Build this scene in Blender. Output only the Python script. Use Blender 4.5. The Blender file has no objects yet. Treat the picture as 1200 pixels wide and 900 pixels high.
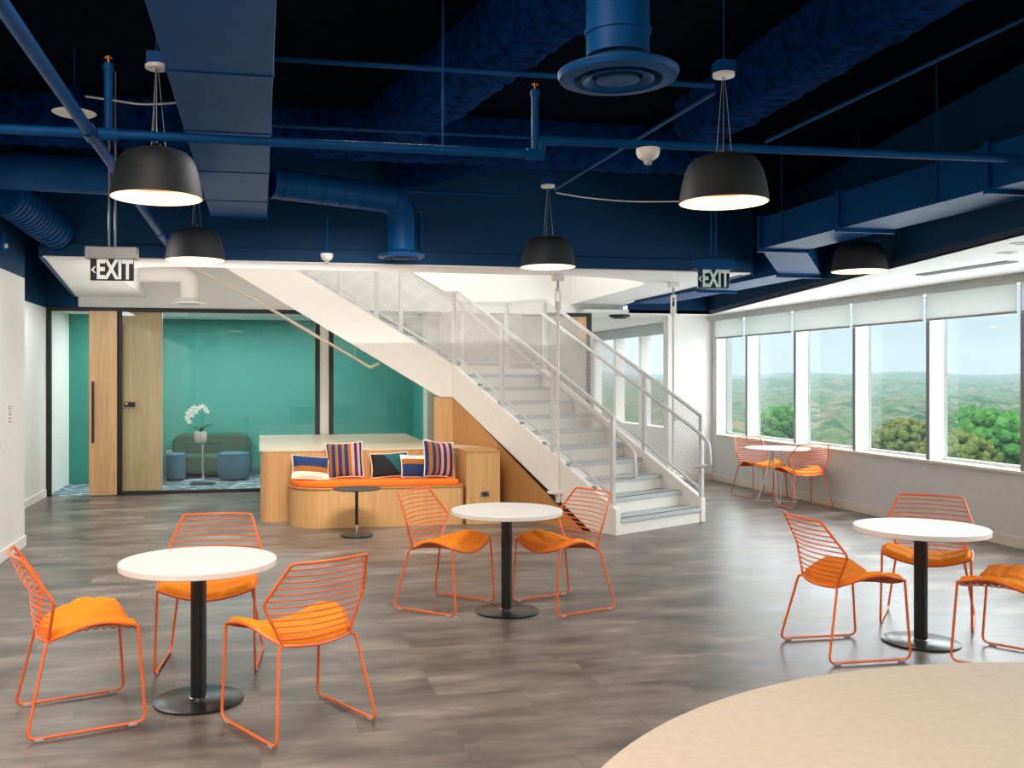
import bpy, bmesh, math, random
import numpy as np
from mathutils import Vector, Matrix
random.seed(7)
PI = math.pi
scn = bpy.context.scene
COL = scn.collection

# ------------------------------------------------------------------ camera, world, light, exposure
F, X0, YH, H = 1130.0, 535.0, 443.5, 1.69          # focal length (px), principal point, eye height (m)
YAW = math.radians(11.5)
CA, SA = math.cos(YAW), math.sin(YAW)
cd = bpy.data.cameras.new('camera')
cam = bpy.data.objects.new('camera', cd); COL.objects.link(cam)
cam.location = (0, 0, H); cam.rotation_euler = (PI/2, 0, -YAW)
cd.sensor_width = 36; cd.sensor_fit = 'HORIZONTAL'; cd.lens = 36*F/1200
cd.shift_x = (600-X0)/1200; cd.shift_y = (YH-450)/1200
cd.clip_start = 0.05; cd.clip_end = 9000
scn.camera = cam

wd = bpy.data.worlds.new('sky'); scn.world = wd; wd.use_nodes = True
nt = wd.node_tree; nt.nodes.clear()
out = nt.nodes.new('ShaderNodeOutputWorld'); bg = nt.nodes.new('ShaderNodeBackground')
tc = nt.nodes.new('ShaderNodeTexCoord'); sp = nt.nodes.new('ShaderNodeSeparateXYZ')
rmp = nt.nodes.new('ShaderNodeValToRGB')
e = rmp.color_ramp.elements                          # overcast sky: zenith about three times the horizon
e[0].position = 0.0; e[0].color = (0.135, 0.152, 0.156, 1)
e[1].position = 0.75; e[1].color = (1, 1, 1, 1)
k = rmp.color_ramp.elements.new(0.09); k.color = (0.118, 0.148, 0.156, 1)
k = rmp.color_ramp.elements.new(0.30); k.color = (0.50, 0.55, 0.57, 1)
nt.links.new(tc.outputs['Generated'], sp.inputs[0]); nt.links.new(sp.outputs['Z'], rmp.inputs[0])
nt.links.new(rmp.outputs[0], bg.inputs[0]); bg.inputs[1].default_value = 5.3
nt.links.new(bg.outputs[0], out.inputs[0])

def area(name, loc, sx, sy, power, col, rot=(0, 0, 0)):
    l = bpy.data.lights.new(name, 'AREA'); l.shape = 'RECTANGLE'; l.size = sx; l.size_y = sy
    l.energy = power; l.color = col
    o = bpy.data.objects.new(name, l); o.location = loc; o.rotation_euler = rot; COL.objects.link(o)
    return o
WARM = (1.0, 0.87, 0.74); NEUT = (1.0, 0.955, 0.91); COOL = (0.86, 0.95, 1.0)
# added fixtureless ceiling fill around the camera; luminaires in stair well / side rooms
for i, (x, y, p, c) in enumerate([(-1.5, 2.4, 185, WARM), (-0.1, 3.3, 70, WARM), (-1.4, -2.5, 150, WARM), (1.6, -0.6, 72, WARM), (1.4, -2.5, 100, WARM), (4.0, -2.0, 90, NEUT)]):
    area('ceiling_fill', (x, y, 3.85), 1.2, 1.2, p, c)
area('ceiling_fill', (-1.75, 8.2, 3.0), 0.7, 0.9, 40, NEUT)  # added fill with no fixture, brightens the left wall corner
area('ceiling_fill', (0.9, 6.3, 3.5), 0.8, 0.8, 46, NEUT)  # added light over the middle table; no lamp hangs there
for x, p in ((1.0, 36),):       # added fill light with no fixture, tilted into the hall
    area('tilted_fill', (x, 7.6, 3.22), 1.8, 0.4, p, (1, .93, .85), (math.radians(50), 0, 0)).data.spread = math.radians(78)

area('stair_luminaire', (1.6, 12.7, 5.3), 4.0, 2.0, 120, NEUT)
area('lounge_luminaire', (-0.3, 15.85, 2.68), 4.0, 1.0, 125, COOL)
area('far_luminaire', (5.6, 18.5, 2.66), 1.5, 3.5, 45, COOL)
UP = (PI, 0, 0)
area('bounce_fill', (1.0, 12.4, 2.15), 6.0, 2.6, 40, NEUT, UP)  # added unseen uplights standing in for light bounced onto the white ceiling
area('bounce_fill', (-0.2, 10.7, 2.2), 3.0, 0.6, 14, NEUT, UP)
area('hall_fill', (-2.3, 12.7, 2.80), 0.3, 2.4, 26, COOL)  # added lamp without a fitting, brightens the far left hall walls
area('window_daylight_fill', (7.575, 7.0, 1.70), 1.84, 15.4, 400, (.88, .96, 1), (0, -PI/2, PI))  # added area light inside the panes, strengthens the window daylight
sl = bpy.data.lights.new('sun', 'SUN'); sl.energy = 1.5; sl.angle = math.radians(6); sl.color = (1, .95, .86)
so_ = bpy.data.objects.new('sun', sl); so_.rotation_euler = Vector((.35, .62, -.70)).to_track_quat('-Z', 'Y').to_euler(); COL.objects.link(so_)   # high hazy sun behind the building
scn.view_settings.view_transform = 'Standard'; scn.view_settings.look = 'None'
scn.view_settings.exposure = 0.0; scn.view_settings.gamma = 1.0
scn.view_settings.use_curve_mapping = False
scn.cycles.max_bounces = 10; scn.cycles.diffuse_bounces = 5; scn.cycles.transparent_max_bounces = 24
scn.cycles.sample_clamp_indirect = 6.0; scn.cycles.caustics_reflective = False; scn.cycles.caustics_refractive = False

# ------------------------------------------------------------------ where things stand
def W(x, d): return (x*CA + d*SA, -x*SA + d*CA)      # metres right of / ahead of the camera -> room axes
def PZ(u, v, z):
    d = F*(H-z)/(v-YH); x, y = W((u-X0)*d/F, d); return Vector((x, y, z))
def PY(u, v, Y):
    r = (u-X0)/F; t = Y/(-r*SA+CA); return Vector(((r*CA+SA)*t, Y, H-(v-YH)/F*t))
def PX(u, v, X):
    r = (u-X0)/F; t = X/(r*CA+SA); return Vector((X, (-r*SA+CA)*t, H-(v-YH)/F*t))
def PD(u, v, d):
    x, y = W((u-X0)*d/F, d); return Vector((x, y, H-(v-YH)/F*d))

# ------------------------------------------------------------------ materials
def lin(c): return tuple(((v/255)/12.92 if v <= 10 else (((v/255)+0.055)/1.055)**2.4) for v in c)
MATS = {}
def nodes(name):
    m = bpy.data.materials.new(name); m.use_nodes = True
    t = m.node_tree; b = t.nodes['Principled BSDF']; return m, t, b
def N(t, typ, **kw):
    n = t.nodes.new(typ)
    for k_, v in kw.items(): setattr(n, k_, v)
    return n
def ramp(t, stops, interp='LINEAR'):
    r = t.nodes.new('ShaderNodeValToRGB'); r.color_ramp.interpolation = interp
    el = r.color_ramp.elements
    while len(el) < len(stops): el.new(0.5)
    for i, (p, c) in enumerate(stops): el[i].position = p; el[i].color = (*c, 1)
    return r
def plain(name, rgb, rough=0.5, metal=0.0, var=0.06, scale=8.0, bump=0.0, bscale=120, coat=0.0, spec=0.5):
    m, t, b = nodes(name); c = lin(rgb)
    tcn = N(t, 'ShaderNodeTexCoord'); n = N(t, 'ShaderNodeTexNoise'); n.inputs['Scale'].default_value = scale
    t.links.new(tcn.outputs['Object'], n.inputs['Vector'])
    r = ramp(t, [(0.3, tuple(x*(1-var) for x in c)), (0.7, tuple(min(1, x*(1+var)) for x in c))])
    t.links.new(n.outputs['Fac'], r.inputs[0]); t.links.new(r.outputs[0], b.inputs['Base Color'])
    b.inputs['Roughness'].default_value = rough; b.inputs['Metallic'].default_value = metal
    b.inputs['Coat Weight'].default_value = coat; b.inputs['Specular IOR Level'].default_value = spec
    if bump:
        n2 = N(t, 'ShaderNodeTexNoise'); n2.inputs['Scale'].default_value = bscale; n2.inputs['Detail'].default_value = 4
        t.links.new(tcn.outputs['Object'], n2.inputs['Vector'])
        bp = N(t, 'ShaderNodeBump'); bp.inputs['Strength'].default_value = bump; bp.inputs['Distance'].default_value = 0.02
        t.links.new(n2.outputs['Fac'], bp.inputs['Height']); t.links.new(bp.outputs[0], b.inputs['Normal'])
    return m
def emit(name, rgb, s):
    m, t, b = nodes(name); b.inputs['Base Color'].default_value = (*lin(rgb), 1)
    b.inputs['Emission Color'].default_value = (*lin(rgb), 1); b.inputs['Emission Strength'].default_value = s
    return m
def wood(name, base, dark, axis='Z'):
    m, t, b = nodes(name)
    tcn = N(t, 'ShaderNodeTexCoord'); mp = N(t, 'ShaderNodeMapping')
    mp.inputs['Scale'].default_value = {'Z': (60, 60, 1.2), 'X': (1.2, 60, 60), 'Y': (60, 1.2, 60)}[axis]
    n = N(t, 'ShaderNodeTexNoise'); n.inputs['Scale'].default_value = 1.6; n.inputs['Detail'].default_value = 6
    t.links.new(tcn.outputs['Object'], mp.inputs[0]); t.links.new(mp.outputs[0], n.inputs['Vector'])
    r = ramp(t, [(0.3, lin(dark)), (0.62, lin(base))])
    mp2 = N(t, 'ShaderNodeMapping'); mp2.inputs['Scale'].default_value = {'Z': (7, 7, 0.02), 'X': (.02, 7, 7), 'Y': (7, .02, 7)}[axis]
    v = N(t, 'ShaderNodeTexVoronoi'); v.inputs['Scale'].default_value = 1.0
    t.links.new(tcn.outputs['Object'], mp2.inputs[0]); t.links.new(mp2.outputs[0], v.inputs['Vector'])
    hs = N(t, 'ShaderNodeHueSaturation'); mm = N(t, 'ShaderNodeMapRange')
    mm.inputs['To Min'].default_value = 0.9; mm.inputs['To Max'].default_value = 1.1
    t.links.new(v.outputs['Color'], mm.inputs['Value']); t.links.new(mm.outputs[0], hs.inputs['Value'])
    t.links.new(n.outputs['Fac'], r.inputs[0]); t.links.new(r.outputs[0], hs.inputs['Color']); t.links.new(hs.outputs[0], b.inputs['Base Color'])
    b.inputs['Roughness'].default_value = 0.38
    return m
def glass(name, tint, refl=1.0, fixed=0.0):
    m = bpy.data.materials.new(name); m.use_nodes = True; t = m.node_tree; t.nodes.clear()
    o = N(t, 'ShaderNodeOutputMaterial'); tr = N(t, 'ShaderNodeBsdfTransparent'); gl = N(t, 'ShaderNodeBsdfGlossy')
    tr.inputs[0].default_value = (*tint, 1); gl.inputs['Roughness'].default_value = 0.0
    fr = N(t, 'ShaderNodeFresnel'); fr.inputs['IOR'].default_value = 1.45
    mu = N(t, 'ShaderNodeMath', operation='MULTIPLY_ADD'); mu.inputs[1].default_value = refl; mu.inputs[2].default_value = fixed
    mx = N(t, 'ShaderNodeMixShader'); ge = N(t, 'ShaderNodeNewGeometry')
    fb_ = N(t, 'ShaderNodeMath', operation='SUBTRACT'); fb_.inputs[0].default_value = 1.0; t.links.new(ge.outputs['Backfacing'], fb_.inputs[1])
    mf = N(t, 'ShaderNodeMath', operation='MULTIPLY'); t.links.new(mu.outputs[0], mf.inputs[0]); t.links.new(fb_.outputs[0], mf.inputs[1])
    t.links.new(fr.outputs[0], mu.inputs[0]); t.links.new(mf.outputs[0], mx.inputs[0])
    t.links.new(tr.outputs[0], mx.inputs[1]); t.links.new(gl.outputs[0], mx.inputs[2]); t.links.new(mx.outputs[0], o.inputs[0])
    return m
def floor_mat():
    m, t, b = nodes('floor_vinyl')
    tcn = N(t, 'ShaderNodeTexCoord')
    mp = N(t, 'ShaderNodeMapping'); mp.inputs['Rotation'].default_value = (0, 0, math.radians(0))
    t.links.new(tcn.outputs['Object'], mp.inputs[0])
    br = N(t, 'ShaderNodeTexBrick'); br.inputs['Scale'].default_value = 1.0
    br.inputs['Brick Width'].default_value = 0.92; br.inputs['Row Height'].default_value = 0.46
    br.inputs['Mortar Size'].default_value = 0.0025; br.inputs['Mortar Smooth'].default_value = 0.3
    br.inputs['Color1'].default_value = (0, 0, 0, 1); br.inputs['Color2'].default_value = (1, 1, 1, 1); br.inputs['Mortar'].default_value = (0, 0, 0, 1)
    t.links.new(mp.outputs[0], br.inputs['Vector'])
    mp2 = N(t, 'ShaderNodeMapping'); mp2.inputs['Scale'].default_value = (1.3, 3.6, 1)
    t.links.new(tcn.outputs['Object'], mp2.inputs[0])
    ad = N(t, 'ShaderNodeVectorMath', operation='MULTIPLY_ADD'); ad.inputs[1].default_value = (.7, .7, .7)
    t.links.new(br.outputs['Color'], ad.inputs[0]); t.links.new(mp2.outputs[0], ad.inputs[2])
    n = N(t, 'ShaderNodeTexNoise'); n.inputs['Scale'].default_value = 1.1; n.inputs['Detail'].default_value = 7; n.inputs['Roughness'].default_value = 0.6
    t.links.new(ad.outputs[0], n.inputs['Vector'])
    r = ramp(t, [(0.30, lin((60, 52, 48))), (0.43, lin((92, 83, 76))), (0.56, lin((118, 108, 100))), (0.72, lin((158, 147, 137)))])
    t.links.new(n.outputs['Fac'], r.inputs[0])
    mxc = N(t, 'ShaderNodeMix', data_type='RGBA', blend_type='MULTIPLY'); mxc.inputs['Factor'].default_value = 1.0
    r2 = ramp(t, [(0.0, (1, 1, 1)), (1.0, (0.70, 0.69, 0.68))])
    t.links.new(br.outputs['Fac'], r2.inputs[0])
    t.links.new(r.outputs[0], mxc.inputs[6]); t.links.new(r2.outputs[0], mxc.inputs[7])
    t.links.new(mxc.outputs[2], b.inputs['Base Color'])
    r3 = ramp(t, [(0.3, (0.30,)*3), (0.7, (0.40,)*3)]); t.links.new(n.outputs['Fac'], r3.inputs[0])
    t.links.new(r3.outputs[0], b.inputs['Roughness'])
    b.inputs['Specular IOR Level'].default_value = 0.42
    bp = N(t, 'ShaderNodeBump'); bp.inputs['Strength'].default_value = 0.004; bp.inputs['Distance'].default_value = 0.01
    t.links.new(n.outputs['Fac'], bp.inputs['Height']); t.links.new(bp.outputs[0], b.inputs['Normal'])
    return m
def carpet_mat():
    m, t, b = nodes('carpet'); tcn = N(t, 'ShaderNodeTexCoord'); v = N(t, 'ShaderNodeTexVoronoi'); v.inputs['Scale'].default_value = 7
    mp = N(t, 'ShaderNodeMapping'); mp.inputs['Scale'].default_value = (1, 3, 1)
    t.links.new(tcn.outputs['Object'], mp.inputs[0]); t.links.new(mp.outputs[0], v.inputs['Vector'])
    r = ramp(t, [(0.1, lin((40, 60, 72))), (0.5, lin((70, 100, 112))), (0.85, lin((190, 205, 205)))])
    t.links.new(v.outputs['Distance'], r.inputs[0]); t.links.new(r.outputs[0], b.inputs['Base Color']); b.inputs['Roughness'].default_value = 0.95
    return m
def stripes(name, stops, axis=0, scale=1.0, off=0.5, diag=0.0):
    """woven fabric: colour blocks across the cushion face (object coordinates)"""
    m, t, b = nodes(name); tcn = N(t, 'ShaderNodeTexCoord'); s = N(t, 'ShaderNodeSeparateXYZ')
    t.links.new(tcn.outputs['Object'], s.inputs[0])
    a = N(t, 'ShaderNodeMath', operation='MULTIPLY_ADD'); a.inputs[1].default_value = scale; a.inputs[2].default_value = off
    t.links.new(s.outputs['XYZ'[axis]], a.inputs[0])
    d2 = N(t, 'ShaderNodeMath', operation='MULTIPLY_ADD'); d2.inputs[1].default_value = diag
    t.links.new(s.outputs['XYZ'[2-axis]], d2.inputs[0]); t.links.new(a.outputs[0], d2.inputs[2])
    r = ramp(t, [(p, lin(c)) for p, c in stops], 'CONSTANT')
    t.links.new(d2.outputs[0], r.inputs[0]); t.links.new(r.outputs[0], b.inputs['Base Color'])
    b.inputs['Roughness'].default_value = 0.9
    n = N(t, 'ShaderNodeTexNoise'); n.inputs['Scale'].default_value = 300; t.links.new(tcn.outputs['Object'], n.inputs['Vector'])
    bp = N(t, 'ShaderNodeBump'); bp.inputs['Strength'].default_value = 0.25; bp.inputs['Distance'].default_value = 0.003
    t.links.new(n.outputs['Fac'], bp.inputs['Height']); t.links.new(bp.outputs[0], b.inputs['Normal'])
    return m
def forest_mat(name, scale, cols):
    m, t, b = nodes(name); tcn = N(t, 'ShaderNodeTexCoord'); v = N(t, 'ShaderNodeTexVoronoi'); v.inputs['Scale'].default_value = scale
    t.links.new(tcn.outputs['Object'], v.inputs['Vector'])
    s = N(t, 'ShaderNodeSeparateColor'); t.links.new(v.outputs['Color'], s.inputs[0])
    r = ramp(t, [(i/(len(cols)-1), lin(c)) for i, c in enumerate(cols)])
    t.links.new(s.outputs[0], r.inputs[0])
    n = N(t, 'ShaderNodeTexNoise'); n.inputs['Scale'].default_value = scale*9; n.inputs['Detail'].default_value = 5
    t.links.new(tcn.outputs['Object'], n.inputs['Vector'])
    hs = N(t, 'ShaderNodeHueSaturation'); mm = N(t, 'ShaderNodeMapRange'); mm.inputs['To Min'].default_value = 0.6; mm.inputs['To Max'].default_value = 1.4
    t.links.new(n.outputs['Fac'], mm.inputs['Value']); t.links.new(mm.outputs[0], hs.inputs['Value'])
    t.links.new(r.outputs[0], hs.inputs['Color']); t.links.new(hs.outputs[0], b.inputs['Base Color'])
    bp = N(t, 'ShaderNodeBump'); bp.inputs['Strength'].default_value = 0.9; bp.inputs['Distance'].default_value = 1.2; n2 = N(t, 'ShaderNodeTexNoise'); n2.inputs['Scale'].default_value = 1.6; n2.inputs['Detail'].default_value = 4
    t.links.new(tcn.outputs['Object'], n2.inputs['Vector']); t.links.new(n2.outputs['Fac'], bp.inputs['Height']); t.links.new(bp.outputs[0], b.inputs['Normal'])
    b.inputs['Roughness'].default_value = 1.0; b.inputs['Specular IOR Level'].default_value = 0.0
    return m

NAVY = plain('navy_paint', (4, 56, 94), 0.6, var=0.1, scale=1.5, spec=0.2)
NAVYK = plain('deck_navy_shaded', (1, 9, 22), 1.0, var=0.5, scale=14, bump=1.0, bscale=30, spec=0.02)  # near-black: shade between the beams put into the deck colour
NAVYD = plain('navy_fireproofing_lit', (3, 40, 86), 1.0, var=0.55, scale=14, bump=1.0, bscale=30, spec=0.03)  # brighter than the deck: light on the beams put into the colour
NAVYM = plain('navy_painted_metal', (0, 64, 116), 0.5, var=0.12, scale=3, bump=0.05, bscale=5, spec=0.12)
WHITE = plain('white_paint', (238, 236, 230), 0.7, var=0.015)
CEILW = plain('white_ceiling_paint', (236, 236, 233), 0.85, var=0.01)
CREAM = plain('cream_baseboard', (214, 205, 188), 0.5, var=0.03)
GREYW = plain('taupe_wall_paint', (176, 170, 163), 0.7, var=0.03)
STEEL = plain('white_painted_steel', (228, 222, 215), 0.4, var=0.02)
STEELG = plain('light_grey_painted_steel', (203, 201, 199), 0.35, var=0.03)
TREAD = plain('grey_stair_rubber', (178, 184, 184), 0.55, var=0.05, scale=20)
NOSE = plain('dark_nosing_strip', (70, 74, 76), 0.6)
OAK = wood('oak_veneer', (206, 160, 106), (186, 138, 86))
OAKD = wood('oak_veneer_dark', (190, 138, 84), (166, 114, 62))
OAKDOOR = wood('oak_door_veneer', (222, 178, 130), (200, 152, 102))
STONE = plain('beige_laminate', (190, 177, 160), 0.5, var=0.05, scale=40)
COUNTER = plain('polished_quartz_top', (206, 188, 160), 0.34, var=0.03, scale=30)
LAMW = plain('white_laminate', (230, 226, 221), 0.4, var=0.01)
BLACK = plain('black_powder_coat', (22, 24, 26), 0.28, var=0.1)
BLACKF = plain('black_frame', (28, 27, 26), 0.45, var=0.1)
CHROME = plain('chrome', (215, 215, 215), 0.12, 1.0)
GALV = plain('galvanised_grey', (150, 152, 152), 0.4, 0.6)
ORW = plain('orange_powder_coat', (230, 106, 46), 0.32, var=0.04)
ORF = plain('orange_wool', (250, 144, 16), 0.92, var=0.05, scale=30, bump=0.25, bscale=400)
ORB = plain('orange_bench_fabric', (238, 110, 16), 0.9, var=0.04, scale=20, bump=0.2, bscale=300)
GREYP = plain('grey_plastic_glide', (165, 168, 170), 0.5)
TEAL = plain('teal_wall_paint', (60, 146, 132), 0.6, var=0.03, scale=1.0)
POUF = plain('slate_blue_upholstery', (72, 112, 132), 0.9, var=0.06, bump=0.2, bscale=300)
OLIVE = plain('olive_upholstery', (66, 92, 78), 0.9, var=0.08, bump=0.2, bscale=300)
SHADEF = plain('white_shade_fabric', (226, 228, 226), 0.9, var=0.01)
_t = SHADEF.node_tree; _tr = N(_t, 'ShaderNodeBsdfTranslucent'); _tr.inputs[0].default_value = (.8, .82, .80, 1); _mx = N(_t, 'ShaderNodeMixShader'); _mx.inputs[0].default_value = .36
_t.links.new(_t.nodes['Principled BSDF'].outputs[0], _mx.inputs[1]); _t.links.new(_tr.outputs[0], _mx.inputs[2]); _t.links.new(_mx.outputs[0], _t.nodes['Material Output'].inputs[0])
ALU = plain('grey_aluminium', (150, 152, 150), 0.4, 0.5)
LAMPB = plain('dark_lamp_shade', (30, 34, 38), 0.6, var=0.1)
LAMPI = plain('lamp_inside_beige', (216, 178, 148), 0.6)
LAMPE = emit('lamp_glow', (255, 240, 224), 1.0)
BRASS = plain('brass', (190, 120, 60), 0.35, 1.0)
GREEN = plain('orchid_leaf', (60, 92, 48), 0.5, var=0.2)
PETAL = plain('orchid_petal', (246, 244, 240), 0.6)
SOIL = plain('orchid_bark', (70, 52, 38), 0.9)
PAPER = plain('white_paper_sign', (240, 236, 228), 0.6)
INK = plain('dark_ink', (80, 78, 76), 0.6)
REDINK = plain('orange_ink', (222, 92, 40), 0.6)
SIGNB = plain('exit_black_panel', (14, 16, 16), 0.3)
SIGNW = emit('exit_letters_white', (238, 242, 236), 0.35)
SIGNC = plain('exit_mirror_panel', (205, 208, 206), 0.06, 1.0)
GLASSW = glass('window_glass', (0.93, 0.97, 0.97), 0.8)
GLASSP = glass('partition_glass', (0.955, 0.982, 0.975), 1.0, 0.035)
GLASST = glass('smoked_table_glass', (0.35, 0.36, 0.34), 1.0, 0.05)
FLOORM = floor_mat(); CARPET = carpet_mat()
BARK = plain('bark', (92, 80, 66), 0.9, var=0.2)
def species_mat(name, cols):
    m = forest_mat(name, .25, cols); t = m.node_tree
    at = N(t, 'ShaderNodeAttribute'); at.attribute_name = 'species'
    r = [n for n in t.nodes if n.type == 'VALTORGB'][0]
    for l in list(t.links):
        if l.to_socket == r.inputs[0]: t.links.remove(l)
    t.links.new(at.outputs['Fac'], r.inputs[0]); return m
FOREST = species_mat('forest_canopy', [(36, 66, 44), (58, 88, 56), (86, 102, 70), (44, 78, 52), (116, 106, 84), (70, 96, 62)])
LEAFA = forest_mat('leaf_bright_green', 1.4, [(52, 96, 44), (78, 124, 62), (64, 108, 54)])
LEAFB = forest_mat('leaf_olive_green', 1.4, [(78, 92, 46), (100, 108, 62), (90, 100, 54)])

# ------------------------------------------------------------------ mesh building
def fillet(pts, r, n=5, closed=False):
    pts = [Vector(p) for p in pts]; out_ = []
    L = len(pts)
    for i, p in enumerate(pts):
        if not closed and i in (0, L-1): out_.append(p); continue
        a, c = pts[i-1], pts[(i+1) % L]
        d1, d2 = (a-p), (c-p); rr = min(r, d1.length*0.45, d2.length*0.45)
        q1, q2 = p+d1.normalized()*rr, p+d2.normalized()*rr
        for j in range(n+1):
            t = j/n; out_.append(q1*(1-t)**2 + p*2*t*(1-t) + q2*t*t)
    return out_
def catmull(pts, n):
    pts = [Vector(p) for p in pts]; P_ = [pts[0]*2-pts[1]] + pts + [pts[-1]*2-pts[-2]]; out_ = []
    m = len(pts)-1
    for i in range(n):
        g = i/(n-1)*m; k_ = min(int(g), m-1); t = g-k_
        a, b, c, d = P_[k_:k_+4]
        out_.append(0.5*((2*b)+(c-a)*t+(2*a-5*b+4*c-d)*t*t+(3*b-a-3*c+d)*t**3))
    return out_
class MB:
    def __init__(s): s.v = []; s.f = []; s.m = []; s.cur = 0
    def add(s, vs, fs):
        b = len(s.v); s.v += [tuple(x) for x in vs]
        for f in fs: s.f.append([i+b for i in f]); s.m.append(s.cur)
        return s
    def box(s, x0, y0, z0, x1, y1, z1, M=None):
        vs = [Vector(p) for p in ((x0, y0, z0), (x1, y0, z0), (x1, y1, z0), (x0, y1, z0), (x0, y0, z1), (x1, y0, z1), (x1, y1, z1), (x0, y1, z1))]
        if M is not None: vs = [M @ v for v in vs]
        return s.add(vs, [(0, 3, 2, 1), (4, 5, 6, 7), (0, 1, 5, 4), (1, 2, 6, 5), (2, 3, 7, 6), (3, 0, 4, 7)])
    def hexa(s, bottom, top):
        return s.add(list(bottom)+list(top), [(3, 2, 1, 0), (4, 5, 6, 7), (0, 1, 5, 4), (1, 2, 6, 5), (2, 3, 7, 6), (3, 0, 4, 7)])
    def prism(s, poly, z0, z1):
        n = len(poly)
        vs = [(p[0], p[1], z0) for p in poly]+[(p[0], p[1], z1) for p in poly]
        return s.add(vs, [tuple(range(n-1, -1, -1)), tuple(range(n, 2*n))]+[(i, (i+1) % n, n+(i+1) % n, n+i) for i in range(n)])
    def extrude(s, poly, vec):
        n = len(poly); vec = Vector(vec); poly = [Vector(p) for p in poly]
        return s.add(poly+[p+vec for p in poly], [tuple(range(n-1, -1, -1)), tuple(range(n, 2*n))]+[(i, (i+1) % n, n+(i+1) % n, n+i) for i in range(n)])
    def tube(s, pts, r, seg=8, closed=False, rect=None, rr=None):
        pts = [Vector(p) for p in pts]; n = len(pts); rings = []
        t0 = (pts[1]-pts[0]).normalized()
        up = Vector((0, 0, 1)) if abs(t0.z) < 0.95 else Vector((1, 0, 0))
        nrm = (up - t0*up.dot(t0)).normalized()
        vs = []; prev = t0
        for i, p in enumerate(pts):
            if closed: t = (pts[(i+1) % n]-pts[i-1])
            elif i == 0: t = pts[1]-pts[0]
            elif i == n-1: t = pts[-1]-pts[-2]
            else: t = (pts[i+1]-p).normalized()+(p-pts[i-1]).normalized()
            t = t.normalized() if t.length > 1e-9 else prev
            nrm = nrm - t*nrm.dot(t)
            nrm = nrm.normalized() if nrm.length > 1e-6 else t.orthogonal().normalized()
            bn = t.cross(nrm); prev = t
            ra = rr[i] if rr else r
            if rect:
                for a, b in ((1, 1), (-1, 1), (-1, -1), (1, -1)): vs.append(p+nrm*rect[1]/2*a+bn*rect[0]/2*b)
            else:
                for j in range(seg):
                    a = 2*PI*j/seg; vs.append(p+nrm*ra*math.cos(a)+bn*ra*math.sin(a))
        k_ = 4 if rect else seg; fs = []
        for i in range(n if closed else n-1):
            a, b = i*k_, ((i+1) % n)*k_
            for j in range(k_): fs.append((a+j, a+(j+1) % k_, b+(j+1) % k_, b+j))
        if not closed: fs += [tuple(range(k_-1, -1, -1)), tuple(range((n-1)*k_, n*k_))]
        return s.add(vs, fs)
    def lathe(s, prof, seg=32, c=(0, 0, 0), M=None):
        vs = []; fs = []; n = len(prof); c = Vector(c)
        for r, z in prof:
            for j in range(seg):
                a = 2*PI*j/seg; p = Vector((r*math.cos(a), r*math.sin(a), z))
                vs.append((M @ p if M is not None else p)+c)
        for i in range(n-1):
            for j in range(seg):
                a, b = i*seg+j, i*seg+(j+1) % seg; fs.append((a, b, b+seg, a+seg))
        if prof[0][0] > 1e-6: fs.append(tuple(range(seg-1, -1, -1)))
        if prof[-1][0] > 1e-6: fs.append(tuple(range((n-1)*seg, n*seg)))
        return s.add(vs, fs)
    def open_lathe(s, prof, seg=32, c=(0, 0, 0)):
        k_ = len(s.f); s.lathe(prof, seg, c)
        s.f = [f for i, f in enumerate(s.f) if i < k_ or len(f) == 4]; s.m = s.m[:len(s.f)]
        return s
    def grid(s, P_, nu, nv, wrap=False):
        vs = [P_(i, j) for i in range(nu) for j in range(nv)]; fs = []
        for i in range(nu-1):
            for j in range(nv-1): fs.append((i*nv+j, (i+1)*nv+j, (i+1)*nv+j+1, i*nv+j+1))
        return s.add(vs, fs)
    def blob(s, c, r, sub=2, jit=0.18, sq=(1, 1, 1)):
        bm = bmesh.new(); bmesh.ops.create_icosphere(bm, subdivisions=sub, radius=1)
        ph = [random.random()*6 for _ in range(6)]
        vs = []
        for v in bm.verts:
            k_ = 1+jit*(math.sin(v.co.x*5+ph[0])*math.sin(v.co.y*6+ph[1])+0.6*math.sin(v.co.z*7+ph[2]+v.co.x*4)+0.5*math.sin(v.co.y*13+ph[3])*math.sin(v.co.x*12+v.co.z*11+ph[4]))
            vs.append((c[0]+v.co.x*r*k_*sq[0], c[1]+v.co.y*r*k_*sq[1], c[2]+v.co.z*r*k_*sq[2]))
        fs = [[v.index for v in f.verts] for f in bm.faces]; bm.free()
        return s.add(vs, fs)
    def obj(s, name, mats, parent=None, bevel=0, smooth=40, kind=None, loc=None):
        me = bpy.data.meshes.new(name)
        me.from_pydata(s.v, [], s.f)
        mats = mats if isinstance(mats, (list, tuple)) else [mats]
        for m in mats: me.materials.append(m)
        me.polygons.foreach_set('material_index', s.m)
        bm = bmesh.new(); bm.from_mesh(me); bmesh.ops.recalc_face_normals(bm, faces=bm.faces); bm.to_mesh(me); bm.free()
        if smooth:
            me.polygons.foreach_set('use_smooth', [True]*len(me.polygons)); me.set_sharp_from_angle(angle=math.radians(smooth))
        o = bpy.data.objects.new(name, me); COL.objects.link(o)
        if parent: o.parent = parent
        if loc: o.location = loc
        if bevel:
            b = o.modifiers.new('bevel', 'BEVEL'); b.width = bevel; b.segments = 2; b.limit_method = 'ANGLE'; b.angle_limit = math.radians(40)
        if kind: o['kind'] = kind
        return o
def struct(name, mb, mat, parent=None, **kw): return mb.obj(name, mat, parent, kind='structure', **kw)
def tag(o, label, cat, group=None, kind=None):
    o['label'] = label; o['category'] = cat
    if group: o['group'] = group
    if kind: o['kind'] = kind
    return o
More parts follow.
